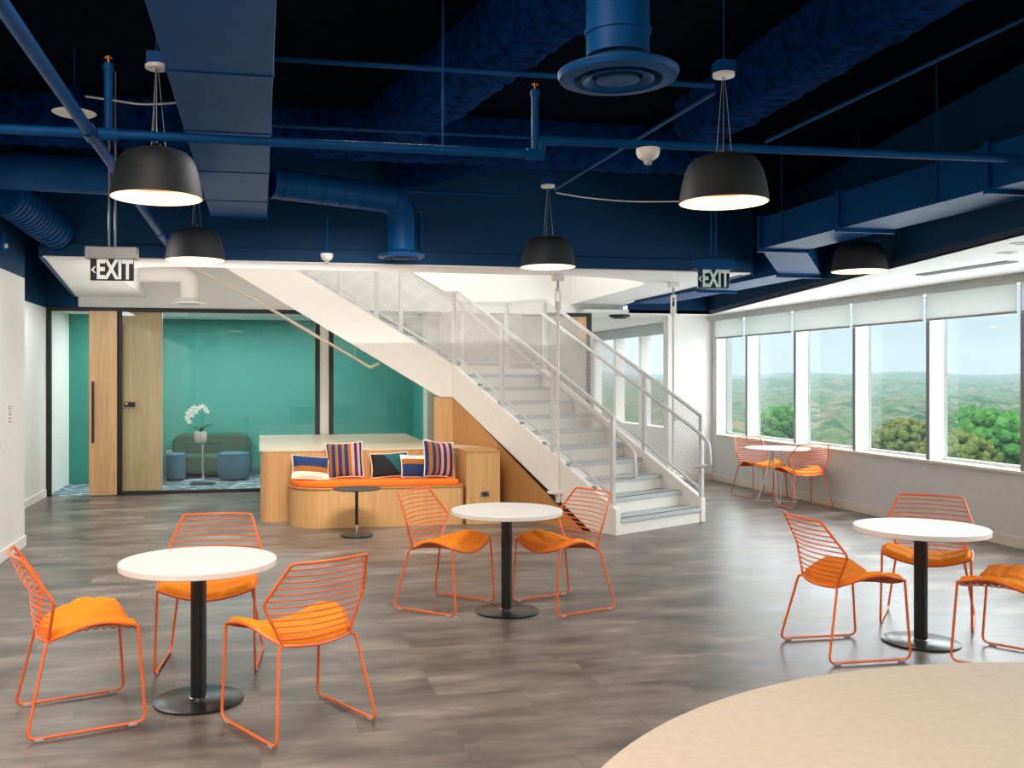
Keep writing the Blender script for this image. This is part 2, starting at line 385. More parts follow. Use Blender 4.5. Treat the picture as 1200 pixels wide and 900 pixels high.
def empty(name, label=None, cat=None, loc=(0, 0, 0), rz=0, group=None, kind=None):
    o = bpy.data.objects.new(name, None); COL.objects.link(o); o.location = loc; o.rotation_euler = (0, 0, rz)
    if label: tag(o, label, cat, group, kind)
    elif kind: o['kind'] = kind
    o.empty_display_size = 0.1
    return o
KIDS = {}
def dup(root, loc, rz, label=None, group=None):
    c = root.copy(); COL.objects.link(c); c.location = loc; c.rotation_euler = (0, 0, rz)
    if label: c['label'] = label
    if group: c['group'] = group
    for ch in kids(root):
        k_ = ch.copy(); COL.objects.link(k_); k_.parent = c
        for g in kids(ch):
            q = g.copy(); COL.objects.link(q); q.parent = k_
    return c
def kids(r):
    return [o for o in list(COL.objects) if o.parent == r]

# ------------------------------------------------------------------ the setting
XL, XLF, XR = -2.33, -3.0, 7.4           # near left wall, far left wall, window wall
YG = 14.7                                # glass partition
YB = 9.9                                 # navy bulkhead
ZC, ZR, ZD = 2.87, 2.73, 3.95            # stair ceiling, window-side ceiling, deck
struct('floor', MB().box(-6, -7, -0.12, 7.7, YG-0.02, 0), FLOORM)
struct('floor_corridor', MB().box(4.9, YG-0.02, -0.12, 7.7, 26, 0), FLOORM)
struct('floor_lounge', MB().box(-3.2, YG-0.02, -0.12, 4.9, 17.6, 0.0), CARPET)
struct('wall_left', MB().box(XL-0.15, -7, 0, XL, 10.4, 2.70).box(XLF, 10.25, 0, XL-0.15, 10.4, 2.70), WHITE)
struct('wall_left_upper', MB().box(XL-0.15, -7, 2.70, XL, 10.4, ZD), NAVY)
struct('wall_left_far', MB().box(XLF-0.15, 10.25, 0, XLF, YG+0.1, 2.70), WHITE)
struct('wall_left_far_upper', MB().box(XLF-0.15, 10.4, 2.70, XLF, YG+0.1, ZD), NAVY)
struct('baseboard_left', MB().box(XL, -7, 0, XL+0.014, 10.4, 0.11).box(XLF+0.6, 10.4, 0, XL+0.014, 10.414, 0.11), WHITE, bevel=0.004)
struct('baseboard_left_far', MB().box(XLF, 10.42, 0, XLF+0.014, YG-0.06, 0.11), WHITE, bevel=0.004)
struct('wall_rear', MB().box(-6, -7.15, 0, 7.7, -7, ZD), WHITE)
# deck and beams
deck = MB().box(XL-0.2, -7, ZD, 7.7, YB+0.05, ZD+0.1).box(XLF-0.2, YB+0.05, ZD, -2.05, YG+0.1, ZD+0.1).box(5.2, YB+0.05, ZD, 7.7, 15.0, ZD+0.1)
struct('ceiling', deck, NAVYK)
def beam(a, b, w, z0, name='ceiling_beam'):
    a, b = Vector((a[0], a[1], 0)), Vector((b[0], b[1], 0)); t = (b-a).normalized(); n = Vector((-t.y, t.x, 0))
    L = (b-a).length; k_ = max(4, int(L/0.06)); m = MB()
    prof = [(-w/2, ZD+0.03), (-w/2, z0+0.10), (-w/2*0.8, z0+0.03), (-w*0.2, z0), (w*0.2, z0), (w/2*0.8, z0+0.03), (w/2, z0+0.10), (w/2, ZD+0.03)]
    rnd = random.Random(3)
    def P_(i, j):
        o, z = prof[j]; p = a+t*(L*i/(k_-1))+n*(o+rnd.uniform(-.02, .02)); return (p.x, p.y, z+rnd.uniform(-.018, .018))
    m.grid(P_, k_, len(prof)); return struct(name, m, NAVYD, smooth=60)
zb = 3.60
def PZ2(u, v, z): p = PZ(u, v, z); return (p.x, p.y)
beam(PZ2(760, -40, zb), PZ2(470, 170, zb), 0.42, zb)
beam(PZ2(1160, -30, zb), PZ2(820, 170, zb), 0.42, zb)
beam((XL, 8.35), (4.2, 8.35), 0.46, zb)
beam((2.4, 8.35), (1.4, 9.85), 0.3, zb+0.05)
beam((-0.1, 8.35), (-0.4, 9.85), 0.3, zb+0.05)
# navy bulkhead in front of the stair ceiling
struct('wall_bulkhead', MB().box(-2.05, YB, ZC, 5.35, YB+0.12, ZD).box(-2.05, YB-0.02, ZC, 5.35, YB, ZC+0.13), NAVY, bevel=0.004)
struct('trim_1', MB().box(-2.05, YB-0.025, ZC-0.012, 5.35, YB+0.12, ZC), CEILW)
# white stair ceiling with the opening of the stair well
op_ = [(-1.62, YG)]
cx, cy, rr_ = -1.62+0.9, 11.0+0.9, 0.9
for i in range(9):
    a = PI + PI/2*i/8; op_.append((cx+rr_*math.cos(a), cy-0.45+rr_*math.sin(a)))
op_ += [(3.2, 10.62)]
for i in range(13):
    a = -PI/2 + PI/2*i/12; op_.append((3.2+1.55*math.cos(a), 11.55+0.93*math.sin(a)))
op_ += [(4.85, YG)]
outer_front = [(-2.05, YB+0.0), (5.35, YB+0.0)]
m = MB()
# front strip between bulkhead and opening edge, cut into quads
fr = [p for p in op_]
pts_top = fr
for i in range(len(pts_top)-1):
    (xa, ya), (xb, yb) = pts_top[i], pts_top[i+1]
    if abs(xb-xa) < 1e-6: continue
    if xb < xa: continue
    xa_, xb_ = xa, xb
    m.hexa([(xa_, YB, ZC), (xb_, YB, ZC), (xb_, yb, ZC), (xa_, ya, ZC)], [(xa_, YB, ZC+0.04), (xb_, YB, ZC+0.04), (xb_, yb, ZC+0.04), (xa_, ya, ZC+0.04)])
m.hexa([(-2.05, YB, ZC), (-1.62, YB, ZC), (-1.62, YG, ZC), (-2.6, YG, ZC)], [(-2.05, YB, ZC+.04), (-1.62, YB, ZC+.04), (-1.62, YG, ZC+.04), (-2.6, YG, ZC+.04)])
m.hexa([(4.85, YB, ZC), (5.35, YB, ZC), (5.72, YG, ZC), (4.85, YG, ZC)], [(4.85, YB, ZC+.04), (5.35, YB, ZC+.04), (5.72, YG, ZC+.04), (4.85, YG, ZC+.04)])
struct('ceiling_stair', m, CEILW, smooth=0)
m = MB()
for i in range(len(op_)-1):
    a, b = op_[i], op_[i+1]
    m.add([(a[0], a[1], ZC+.04), (b[0], b[1], ZC+.04), (b[0], b[1], 5.5), (a[0], a[1], 5.5)], [(0, 1, 2, 3)])
struct('wall_stairwell', m, CEILW, smooth=50)
struct('wall_stairwell_back', MB().box(-2.57, YG-.006, ZC-0.16, 4.95, YG+0.1, 5.5), CEILW)
struct('ceiling_upper', MB().box(-2.0, 9.9, 5.5, 5.0, YG+0.1, 5.6), CEILW)
struct('trim_2', MB().hexa([(-2.09, YB, ZC-.01), (-2.05, YB, ZC-.01), (-2.6, YG, ZC-.01), (-2.64, YG, ZC-.01)], [(-2.09, YB, ZD), (-2.05, YB, ZD), (-2.6, YG, ZD), (-2.64, YG, ZD)]), NAVY)
struct('trim_3', MB().hexa([(5.35, YB, ZC-.01), (5.40, YB, ZC-.01), (5.77, YG, ZC-.01), (5.72, YG, ZC-.01)], [(5.35, YB, ZD), (5.40, YB, ZD), (5.77, YG, ZD), (5.72, YG, ZD)]), NAVY)
struct('wall_back_upper', MB().box(XLF, YG-.012, 2.70, -2.58, YG+0.1, ZD), NAVY)
# window-side ceiling
def edgeX(Y): return 5.35+(Y-5.94)*0.2055
m = MB().hexa([(edgeX(-7), -7, ZR), (7.45, -7, ZR), (7.45, 14.45, ZR), (edgeX(14.45), 14.45, ZR)], [(edgeX(-7), -7, ZR+.05), (7.45, -7, ZR+.05), (7.45, 14.45, ZR+.05), (edgeX(14.45), 14.45, ZR+.05)])
m.box(5.0, 14.45, ZR, 7.45, 26, ZR+0.05)
struct('ceiling_right', m, CEILW, smooth=0)
struct('wall_right_fascia', MB().hexa([(edgeX(-7), -7, ZR), (edgeX(-7)+.06, -7, ZR), (edgeX(14.45)+.06, 14.45, ZR), (edgeX(14.45), 14.45, ZR)], [(edgeX(-7), -7, ZD), (edgeX(-7)+.06, -7, ZD), (edgeX(14.45)+.06, 14.45, ZD), (edgeX(14.45), 14.45, ZD)]), NAVY)
struct('wall_gap_end', MB().box(5.73, 14.45, ZR, 7.7, 14.5, ZD), NAVY)
struct('wall_gap_back', MB().box(4.95, YG+.0, ZR+.001, 5.73, YG+.06, ZD), CEILW)
# window wall: dado, sill, header, mullions, panes
MULLG = plain('backlit_mullion_grey', (132, 134, 134), .5); FRW = plain('pale_window_frame', (196, 202, 202), .45)  # first grey paints the backlit shade of the mullion fronts
YW0 = 8.24; PITCH = 1.385; NB0 = -11; NB1 = 5
Yend = YW0+PITCH*NB1-0.3
ZS, ZH = 0.77, 2.64
struct('wall_right', MB().box(XR, -7, 0, XR+0.28, 15.0, ZS-0.03).box(XR, -7, ZH, XR+0.28, 15.0, ZR+0.06).box(XR, 14.78, ZS-0.03, XR+0.28, 15.0, ZH), plain('pale_grey_dado', (206, 204, 202), 0.6, var=0.02))
struct('trim_4', MB().box(XR-0.03, -7, ZS-0.035, XR+0.2, 14.78, ZS), CREAM, bevel=0.006)
struct('baseboard_right', MB().box(XR-0.014, -7, 0, XR, 14.95, 0.11), CREAM, bevel=0.004)
struct('trim_5', MB().box(XR-0.07, -7, ZH, XR, 14.9, ZR), plain('shade_pocket_grey', (186, 190, 190), 0.6))
for k in range(NB0, NB1):
    y0 = YW0+PITCH*k; y1 = y0+PITCH
    if k == NB1-1: y1 = 14.78+0.05
    r = empty('window_%d' % (k-NB0+1), kind='structure', loc=(XR, y0, ZS))
    MB().box(0.006, -0.03, 0, 0.21, 0.03, ZH-ZS).obj('mullion', WHITE, r, kind='structure')
    MB().box(-0.004, -0.028, 0, 0.006, 0.028, ZH-ZS).obj('backlit_front_strip', MULLG, r, kind='structure')  # grey strip over the mullion front, its backlit shade put into the colour
    yb_ = y1-y0
    fr = MB().box(0.17, 0.03, 0, 0.21, yb_-0.03, 0.035).box(0.17, 0.03, ZH-ZS-0.04, 0.21, yb_-0.03, ZH-ZS).box(0.175, 0.03, 0.035, 0.21, 0.055, ZH-ZS-0.04).box(0.175, yb_-0.055, 0.035, 0.21, yb_-0.03, ZH-ZS-0.04)
    fr.obj('window_frame', FRW, r, kind='structure', bevel=0.004)
    MB().box(0.190, 0.04, 0.02, 0.196, yb_-0.04, ZH-ZS-0.02).obj('pane', GLASSW, r, kind='structure')
# end wall of the window bay and the room beyond
struct('wall_back_right', MB().box(6.62, 14.95, 0, XR+0.3, 15.15, ZR), WHITE)
struct('baseboard_back_right', MB().box(6.62, 14.936, 0, XR, 14.95, 0.11), CREAM)
struct('wall_back', MB().box(2.72, YG, 0, 5.12, YG+0.12, 2.70), GREYW)
struct('wall_corridor_left', MB().box(5.0, YG+0.12, 0, 5.12, 24, ZR), WHITE)
struct('wall_corridor_end', MB().box(5.0, 24, 0, 7.7, 24.15, ZR), WHITE)
m = MB().box(XR, 15.15, 0, XR+0.25, 24, ZS).box(XR, 15.15, ZH, XR+0.25, 24, ZR)
for y in (15.2, 16.6, 18.0, 19.4, 20.8, 22.2, 23.6): m.box(XR, y, ZS, XR+0.2, y+0.14, ZH)
struct('wall_corridor_right', m, WHITE)
struct('trim_6', MB().box(XR-0.03, 15.2, 2.52, XR-0.005, 24, ZR-0.005), plain('shade_pocket_grey_far', (176, 182, 182), 0.6))

# ------------------------------------------------------------------ glass partition, sliding door, lounge behind
g = empty('wall_glass', kind='structure', loc=(0, YG, 0))
ZT = 2.66
def gx(u): return PY(u, 443, YG).x
xs = [gx(57), gx(140), gx(372), gx(388), gx(499)]
for i, x in enumerate(xs[:4]):
    MB().box(x-0.035, -0.03, 0, x+0.035, 0.05, ZT).obj('post', BLACKF, g, kind='structure', bevel=0.004)
MB().box(xs[0]-0.035, -0.03, ZT, 2.75, 0.05, ZT+0.06).obj('head_rail', BLACKF, g, kind='structure', bevel=0.004)
MB().box(xs[1], -0.03, 0, 2.75, 0.05, 0.05).obj('sill_rail', BLACKF, g, kind='structure', bevel=0.004)
MB().box(xs[2]+0.035, 0.0, 0, xs[3]-0.035, 0.09, ZT).obj('column', WHITE, g, kind='structure')
for a, b in ((xs[1], gx(219)), (gx(219), gx(296)), (gx(296), xs[2]), (xs[3], gx(464)), (gx(464), 2.72)):
    MB().box(a+0.004, 0.008, 0.04, b-0.004, 0.02, ZT).obj('pane', GLASSP, g, kind='structure')
d = empty('door_1', kind='structure', loc=(gx(122), YG-0.09, 0))
hw = (gx(139)-gx(106.5))/2
MB().box(-hw, -0.022, 0.012, hw, 0.022, ZT).obj('door_leaf', OAKDOOR, d, kind='structure', bevel=0.003)
hx = gx(111)-gx(122)
hb = MB(); zt_, zb_ = PY(110, 447, YG-0.1).z, PY(110, 519, YG-0.1).z
hb.box(hx-0.016, -0.085, zb_, hx+0.016, -0.06, zt_).box(hx-0.01, -0.06, zt_-0.09, hx+0.01, -0.022, zt_-0.06).box(hx-0.01, -0.06, zb_+0.06, hx+0.01, -0.022, zb_+0.09)
hb.obj('door_handle', BLACKF, d, kind='structure', bevel=0.003)
w = empty('wall_wood', kind='structure', loc=(gx(166), YG+0.13, 0))
hw = (gx(190)-gx(143))/2
MB().box(-hw, -0.03, 0.0, hw, 0.03, ZT+0.05).obj('panel', wood('oak_panel_pale', (224, 192, 144), (204, 168, 116)), w, kind='structure')
cr = empty('card_reader', 'small black card reader with orange edge on the pale wood panel behind glass', 'card reader', (gx(152), YG-0.005, PY(152, 474, YG).z))
MB().box(-0.075, -0.02, -0.035, 0.075, 0.012, 0.035).obj('body', BLACKF, cr, bevel=0.006)
MB().box(-0.07, -0.022, 0.034, 0.07, 0.008, 0.042).obj('top_edge', REDINK, cr)
MB().box(-0.06, -0.0225, 0.0, -0.025, -0.0195, 0.022).obj('status_screen', PAPER, cr)
YT = 17.35
struct('wall_lounge_back', MB().box(-3.2, YT, 0, 5.0, YT+0.1, 2.78), TEAL)
struct('wall_lounge_niche', MB().box(XLF, 16.35, 0, -2.25, YT, 2.72), TEAL)
struct('wall_lounge_left', MB().box(XLF-0.15, YG+0.1, 0, XLF, YT, 2.78), WHITE)
struct('wall_lounge_right', MB().box(2.72, YG+0.12, 0, 2.84, YT, 2.78), TEAL)
struct('wall_lounge_pier', MB().box(2.55, YG+0.12, 0, 2.72, YG+0.5, 2.72), CREAM)
struct('ceiling_lounge', MB().box(-3.2, YG+0.05, 2.72, 4.95, YT+0.1, 2.78), CEILW)
struct('baseboard_lounge', MB().box(-2.99, YT-0.014, 0, 2.7, YT, 0.11), plain('teal_baseboard', (40, 110, 100), 0.6))

def pouf(u0, u1, v, label):
    c = PZ((u0+u1)/2, v, 0); dd = (c.y*CA+c.x*SA); r = (u1-u0)/2*dd/F
    t = empty('pouf', label, 'pouf', (c.x, c.y, 0), group=None)
    MB().lathe([(r*0.90, 0.0), (r*0.90, 0.035)], 24).obj('base', BLACK, t)
    MB().lathe([(r*0.97, 0.035), (r, 0.05), (r, 0.42), (r*0.97, 0.445), (r*0.9, 0.455), (0, 0.462)], 32).obj('upholstered_body', POUF, t)
    MB().tube([(r*1.002*math.cos(a), r*1.002*math.sin(a), 0.425) for a in np.linspace(0, 2*PI, 33)[:-1]], 0.006, 6, closed=True).obj('piping', plain('pouf_piping', (56, 92, 112), 0.8), t)
pouf(168, 193, 566, 'slate blue round pouf half hidden behind the wood panel edge')
pouf(195, 217, 563, 'slate blue round pouf left of the orchid table behind glass')
pouf(256, 292, 562, 'slate blue round pouf right of the orchid table behind glass')
so = empty('lounge_sofa', 'low olive rounded sofa against the teal wall behind the orchid table', 'sofa', (PY(248, 500, YT-0.45).x, YT-0.37, 0))
m = MB()
poly = []
for i in range(17):
    a = PI*i/16; poly.append((0.62*math.cos(a)*(abs(math.cos(a))**-0.35 if abs(math.cos(a)) > .05 else 1), -0.0, 0.30+0.42*math.sin(a)**0.45 if math.sin(a) > 1e-3 else 0.30))
backp = [(-0.66, 0.15, 0.05), (0.66, 0.15, 0.05), (0.66, 0.15, 0.62), (0.60, 0.15, 0.70), (0.48, 0.15, 0.74), (-0.48, 0.15, 0.74), (-0.60, 0.15, 0.70), (-0.66, 0.15, 0.62)]
m.extrude(backp, (0, 0.2, 0)); m.obj('backrest', OLIVE, so, bevel=0.04)
MB().box(-0.64, -0.18, 0.08, 0.64, 0.17, 0.40).obj('seat', OLIVE, so, bevel=0.05)
for sx in (-.55, .55):
    for sy in (-.12, .25): MB().lathe([(0.02, 0), (0.025, 0.09)], 10, (sx, sy, 0)).obj('leg', BLACK, so)
tp = PZ(238, 567, 0)
t = empty('side_table', 'small smoked glass side table on chrome column holding the orchid', 'side table', (tp.x, tp.y, 0))
MB().lathe([(0.20, 0), (0.20, 0.012), (0.05, 0.025), (0, 0.025)], 28).obj('base', BLACK, t)
MB().lathe([(0.019, 0.02), (0.019, 0.655)], 14).obj('column', CHROME, t)
MB().lathe([(0, 0.655), (0.275, 0.655), (0.275, 0.667), (0, 0.667)], 32).obj('tabletop', GLASST, t)
op = empty('potted_orchid', 'white orchid in a white pot on the smoked glass side table', 'orchid', (tp.x-0.04, tp.y-0.02, 0.667))
MB().lathe([(0.075, 0), (0.095, 0.05), (0.10, 0.17), (0.09, 0.17), (0.085, 0.15), (0, 0.15)], 24).obj('pot', LAMW, op)
MB().lathe([(0.084, 0.14), (0.084, 0.155), (0, 0.16)], 16).obj('bark', SOIL, op)
def leaf(a, L):
    m = MB()
    def P_(i, j):
        t_ = i/7; w_ = 0.035*math.sin(PI*min(1, t_*0.95+0.05))*(j-1); r_ = L*t_; z = 0.155+0.13*math.sin(t_*2.0)*L/0.2-0.02*abs(j-1)*0
        return (r_*math.cos(a)-w_*math.sin(a), r_*math.sin(a)+w_*math.cos(a), z+0.008*abs(j-1))
    m.grid(P_, 8, 3); return m
for a, L in ((0.2, .2), (0.5, .15), (2.7, .18), (3.3, .12), (5.2, .13)):
    o = leaf(a, L).obj('leaf', GREEN, op); so_ = o.modifiers.new('solid', 'SOLIDIFY'); so_.thickness = 0.003
st = catmull([(0.0, 0, 0.15), (0.03, 0, 0.33), (0.02, 0, 0.48), (-0.06, -.01, 0.57), (-0.15, -.02, 0.55), (-0.2, -.02, .46)], 24)
MB().tube(st, 0.004, 6).obj('stem', GREEN, op)
def flower(c, s):
    m = MB()
    for k_ in range(5):
        a = PI/2+2*PI*k_/5
        def P_(i, j):
            t_ = i/4; w_ = 0.55*s*math.sin(PI*min(1, .15+t_*.85))*(j-1)*.5
            return (c[0]+s*t_*math.cos(a)-w_*math.sin(a), c[1]-0.25*s*t_*t_+0.05*s, c[2]+s*t_*math.sin(a)+w_*math.cos(a))
        m.grid(P_, 5, 3)
    m.blob((c[0], c[1]-0.01, c[2]), s*0.18, 1)
    return m
for i, (dx, dz) in enumerate([(-.02, .55), (.03, .58), (.08, .54), (-.09, .56), (-.07, .5), (-.14, .52), (-.19, .47), (-.13, .44), (-.2, .40), (-.17, .34), (.11, .5)]):
    flower((dx, -0.035-0.01*(i % 3), dz), 0.055).obj('flower', PETAL, op)
ob = empty('wall_outlet', 'white double outlet plate low on the teal wall behind the poufs', 'outlet', (PY(199, 530, YT).x, YT, PY(199, 530, YT).z))
MB().box(-0.05, -0.012, -0.035, 0.05, 0, 0.035).obj('plate', LAMW, ob, bevel=0.004)
for x in (-.022, .022): MB().box(x-.012, -0.0135, -0.02, x+.012, -0.011, 0.02).obj('socket', GREYP, ob)

# ------------------------------------------------------------------ staircase
ax = Vector((-0.644, 0.766)); bx_ = Vector((0.766, 0.644))
Ox, Oy = W(1.713, 10.35)
bw = W(bx_[0], bx_[1]); RZ = math.atan2(bw[1], bw[0])
stair = empty('staircase', 'white steel staircase with mesh guardrails rising left over the wood bench', 'staircase', (Ox, Oy, 0), RZ)
SL = 0.6; RI = 0.175; RU = 0.2917; S0 = 0.02; SB = 2.745; WI = 1.60; TH = 0.08
TA = math.radians(45); tb = math.tan(TA/2)
def top_z(s): return 0.275+0.592*s
def bot_z(s): return max(0.0, 0.606*(s-0.354))
def uf(q, w, z=0):
    """upper flight: q metres along it from the pivot on the near stringer, w across (0 near, WI far)"""
    return Vector((-math.sin(TA)*q+math.cos(TA)*w, SB+math.cos(TA)*q+math.sin(TA)*w, z))
def lower_stringer(w0, w1, s_end):
    def prof(se, w):
        return [(w, 0, 0), (w, 0.354, 0), (w, se, bot_z(se)), (w, se, top_z(min(se, 2.70)) if se > 2.7 else top_z(se)), (w, 0.0, top_z(0))]
    a = prof(SB+w0*tb, w0); b = prof(SB+w1*tb, w1); n = 5
    return MB().add(a+b, [tuple(range(n)), tuple(range(2*n-1, n-1, -1))]+[(i, (i+1) % n, n+(i+1) % n, n+i) for i in range(n)])
lower_stringer(0, TH, 0).obj('stringer', STEEL, stair, bevel=0.006)
# far stringer rises to the landing and then runs level beside it
fb = MB()
def fprof(w):
    se = SB+w*tb; sl = 2.62
    return [(w, 0, 0), (w, .354, 0), (w, sl+.1, bot_z(sl+.1)), (w, se, bot_z(sl+.1)), (w, se, top_z(sl)), (w, sl, top_z(sl)), (w, 0, top_z(0))]
a = fprof(WI-TH); b = fprof(WI); n = 7
fb.add(a+b, [tuple(range(n)), tuple(range(2*n-1, n-1, -1))]+[(i, (i+1) % n, n+(i+1) % n, n+i) for i in range(n)])
fb.obj('stringer', STEEL, stair, bevel=0.006)
QE = 4.6
def upper_stringer(w0, w1, ql):
    def prof(w):
        q0 = -w*tb; zt0, zb0 = top_z(2.70), bot_z(SB)
        if ql:
            return [uf(q0, w, bot_z(2.72)), uf(0.25, w, bot_z(2.72)+.05), uf(QE, w, zb0+SL*(QE)), uf(QE, w, zt0+SL*(QE-0.1)), uf(0.1, w, zt0), uf(q0, w, zt0)]
        return [uf(q0, w, zb0), uf(.17, w, zb0), uf(QE, w, zb0+SL*(QE-.17)), uf(QE, w, zt0+SL*QE), uf(.05, w, zt0+.03), uf(q0, w, zt0)]
    a = prof(w0); b = prof(w1); n = 6
    return MB().add(a+b, [tuple(range(n)), tuple(range(2*n-1, n-1, -1))]+[(i, (i+1) % n, n+(i+1) % n, n+i) for i in range(n)])
upper_stringer(0, TH, False).obj('stringer', STEEL, stair, bevel=0.006)
upper_stringer(WI-TH, WI, True).obj('stringer', STEEL, stair, bevel=0.006)
for i in range(9):
    s = S0+RU*i; z = RI*(i+1)
    st_ = MB().box(TH, s-0.03, z-0.045, WI-TH, s+RU+0.01, z).obj('step', TREAD, stair, bevel=0.004)
    MB().box(TH+.01, s-0.012, z, WI-TH-.01, s+0.028, z+0.0025).obj('nosing_strip', NOSE, st_)
    MB().box(TH, s, z-RI, WI-TH, s+0.012, z-0.045).obj('riser', STEEL, st_)
sL = S0+RU*9; zL = RI*10
lp = [(TH, sL-.03), (WI-TH, sL-.03), (WI-TH, SB+(WI-TH)*tb), (TH, SB+TH*tb)]
ld = MB().prism(lp, zL-0.05, zL).obj('landing', TREAD, stair)
MB().box(TH, sL, zL-RI, WI-TH, sL+.012, zL-.05).obj('riser', STEEL, ld)
for i in range(12):
    q = 0.10+RU*i; z = zL+RI*(i+1)
    vs = [uf(q-.03, TH), uf(q-.03, WI-TH), uf(q+RU+.01, WI-TH), uf(q+RU+.01, TH)]
    st_ = MB().hexa([v+Vector((0, 0, z-.045)) for v in vs], [v+Vector((0, 0, z)) for v in vs]).obj('step', TREAD, stair)
    vs = [uf(q, TH), uf(q, WI-TH), uf(q+.012, WI-TH), uf(q+.012, TH)]
    MB().hexa([v+Vector((0, 0, z-RI)) for v in vs], [v+Vector((0, 0, z-.045)) for v in vs]).obj('riser', STEEL, st_)
# soffit plates under both flights
so1 = MB().hexa([(TH, 0.6, bot_z(.6)+.02), (WI-TH, .6, bot_z(.6)+.02), (WI-TH, 2.75, bot_z(2.75)+.02), (TH, 2.75, bot_z(2.75)+.02)], [(TH, 0.6, bot_z(.6)+.04), (WI-TH, .6, bot_z(.6)+.04), (WI-TH, 2.75, bot_z(2.75)+.04), (TH, 2.75, bot_z(2.75)+.04)])
zb0 = bot_z(SB)
vs = [uf(-TH*tb, TH, zb0+.02), uf(-(WI-TH)*tb, WI-TH, zb0+.02), uf(0.2, WI-TH, zb0+.12), uf(0.2, TH, zb0+.12)]
so1.hexa(vs, [v+Vector((0, 0, .02)) for v in vs])
vs = [uf(0.2, TH, zb0+.12), uf(.2, WI-TH, zb0+.12), uf(QE, WI-TH, zb0+.02+SL*QE), uf(QE, TH, zb0+.02+SL*QE)]
so1.hexa(vs, [v+Vector((0, 0, .02)) for v in vs])
so1.obj('soffit_plate', STEEL, stair, smooth=0)

def mesh_panel(A, B, zb_a, zb_b, zt_a, zt_b, sp_=0.024, wd_=0.006):
    """expanded-metal infill between two plan points; bottom and top heights at each end"""
    A, B = Vector(A), Vector(B); L = (B-A).length; m = MB()
    t_ = (B-A).normalized(); n_ = Vector((-t_.y, t_.x, 0)) if True else None
    def zlo(x): return zb_a+(zb_b-zb_a)*x/L
    def zhi(x): return zt_a+(zt_b-zt_a)*x/L
    k1 = (zb_b-zb_a)/L; k2 = (zt_b-zt_a)/L
    for sg in (1, -1):
        slope = 0.62*sg
        zmin, zmax = min(zb_a, zb_b)-L, max(zt_a, zt_b)+L
        c = zmin
        while c < zmax:
            # line z = c + slope*x, clip to 0..L, and between lo and hi
            lo, hi = 0.0, L; ok = True
            for (k_, c_, sgn) in ((k1, zb_a, 1), (k2, zt_a, -1)):
                # sgn*( (c+slope x) - (c_+k x) ) >= 0
                a_ = sgn*(slope-k_); b_ = sgn*(c-c_)
                if abs(a_) < 1e-9:
                    if b_ < 0: ok = False
                else:
                    x0 = -b_/a_
                    if a_ > 0: lo = max(lo, x0)
                    else: hi = min(hi, x0)
            if ok and hi-lo > 0.004:
                p, q = A+t_*lo, A+t_*hi
                p = Vector((p.x, p.y, c+slope*lo)); q = Vector((q.x, q.y, c+slope*hi))
                d_ = (q-p).normalized(); u_ = Vector((0, 0, 1)); u_ = (u_-d_*u_.dot(d_)).normalized()*wd_/2; nn = n_*0.0012
                m.add([p+u_-nn, p-u_-nn, q-u_-nn, q+u_-nn, p+u_+nn, p-u_+nn, q-u_+nn, q+u_+nn], [(0, 1, 2, 3), (7, 6, 5, 4), (0, 3, 7, 4), (1, 5, 6, 2)])
            c += sp_*1.25
    return m
RB, RT_, RP = 0.09, 0.955, 0.045
def guard(pts, name='guardrail', posts=None, extra=None):
    """pts: list of (x,y,z_stringer_top) along the guard; a post at each listed index"""
    gr = MB()
    g_ = None
    tp_ = [Vector((p[0], p[1], p[2]+RT_)) for p in pts]
    g_ = MB().tube(tp_, 0, rect=(0.05, 0.03)).obj(name, STEELG, stair)
    bt_ = [Vector((p[0], p[1], p[2]+RB)) for p in pts]
    MB().tube(bt_, 0, rect=(0.03, 0.022)).obj('bottom_rail', STEELG, g_)
    for i, p in enumerate(pts):
        if posts and i not in posts: continue
        MB().box(p[0]-RP/2, p[1]-RP/2, p[2]-0.02, p[0]+RP/2, p[1]+RP/2, p[2]+RT_+0.01).obj('post', STEELG, g_)
    for i in range(len(pts)-1):
        a_, b_ = pts[i], pts[i+1]
        mesh_panel((a_[0], a_[1], 0), (b_[0], b_[1], 0), a_[2]+RB, b_[2]+RB, a_[2]+RT_, b_[2]+RT_).obj('mesh_infill', STEELG, g_)
    return g_
wn = TH/2; wf = WI-TH/2
ZPL = top_z(2.66)
near = [(wn, 0.08, top_z(.08)), (wn, .98, top_z(.98)), (wn, 1.84, top_z(1.84)), (wn, 2.66, ZPL), (wn, SB+wn*tb, ZPL)]
for q in (0.10, 1.0, 1.9, 2.8, 3.7): v = uf(q, wn); near.append((v.x, v.y, ZPL+SL*(q-0.10)))
guard(near, posts=(0, 1, 2, 4, 6, 7, 8, 9))
far = [(wf, 0.03, top_z(.03)), (wf, .88, top_z(.88)), (wf, 1.73, top_z(1.73)), (wf, 2.62, ZPL-.02), (wf, SB+wf*tb, ZPL-.02)]
for q in (0.0, 0.9, 1.8, 2.7, 3.6): v = uf(q, wf); far.append((v.x, v.y, ZPL-.02+max(0, SL*(q-0.0))))
guard(far, posts=(0, 1, 2, 3, 4, 5, 6, 7, 8, 9))
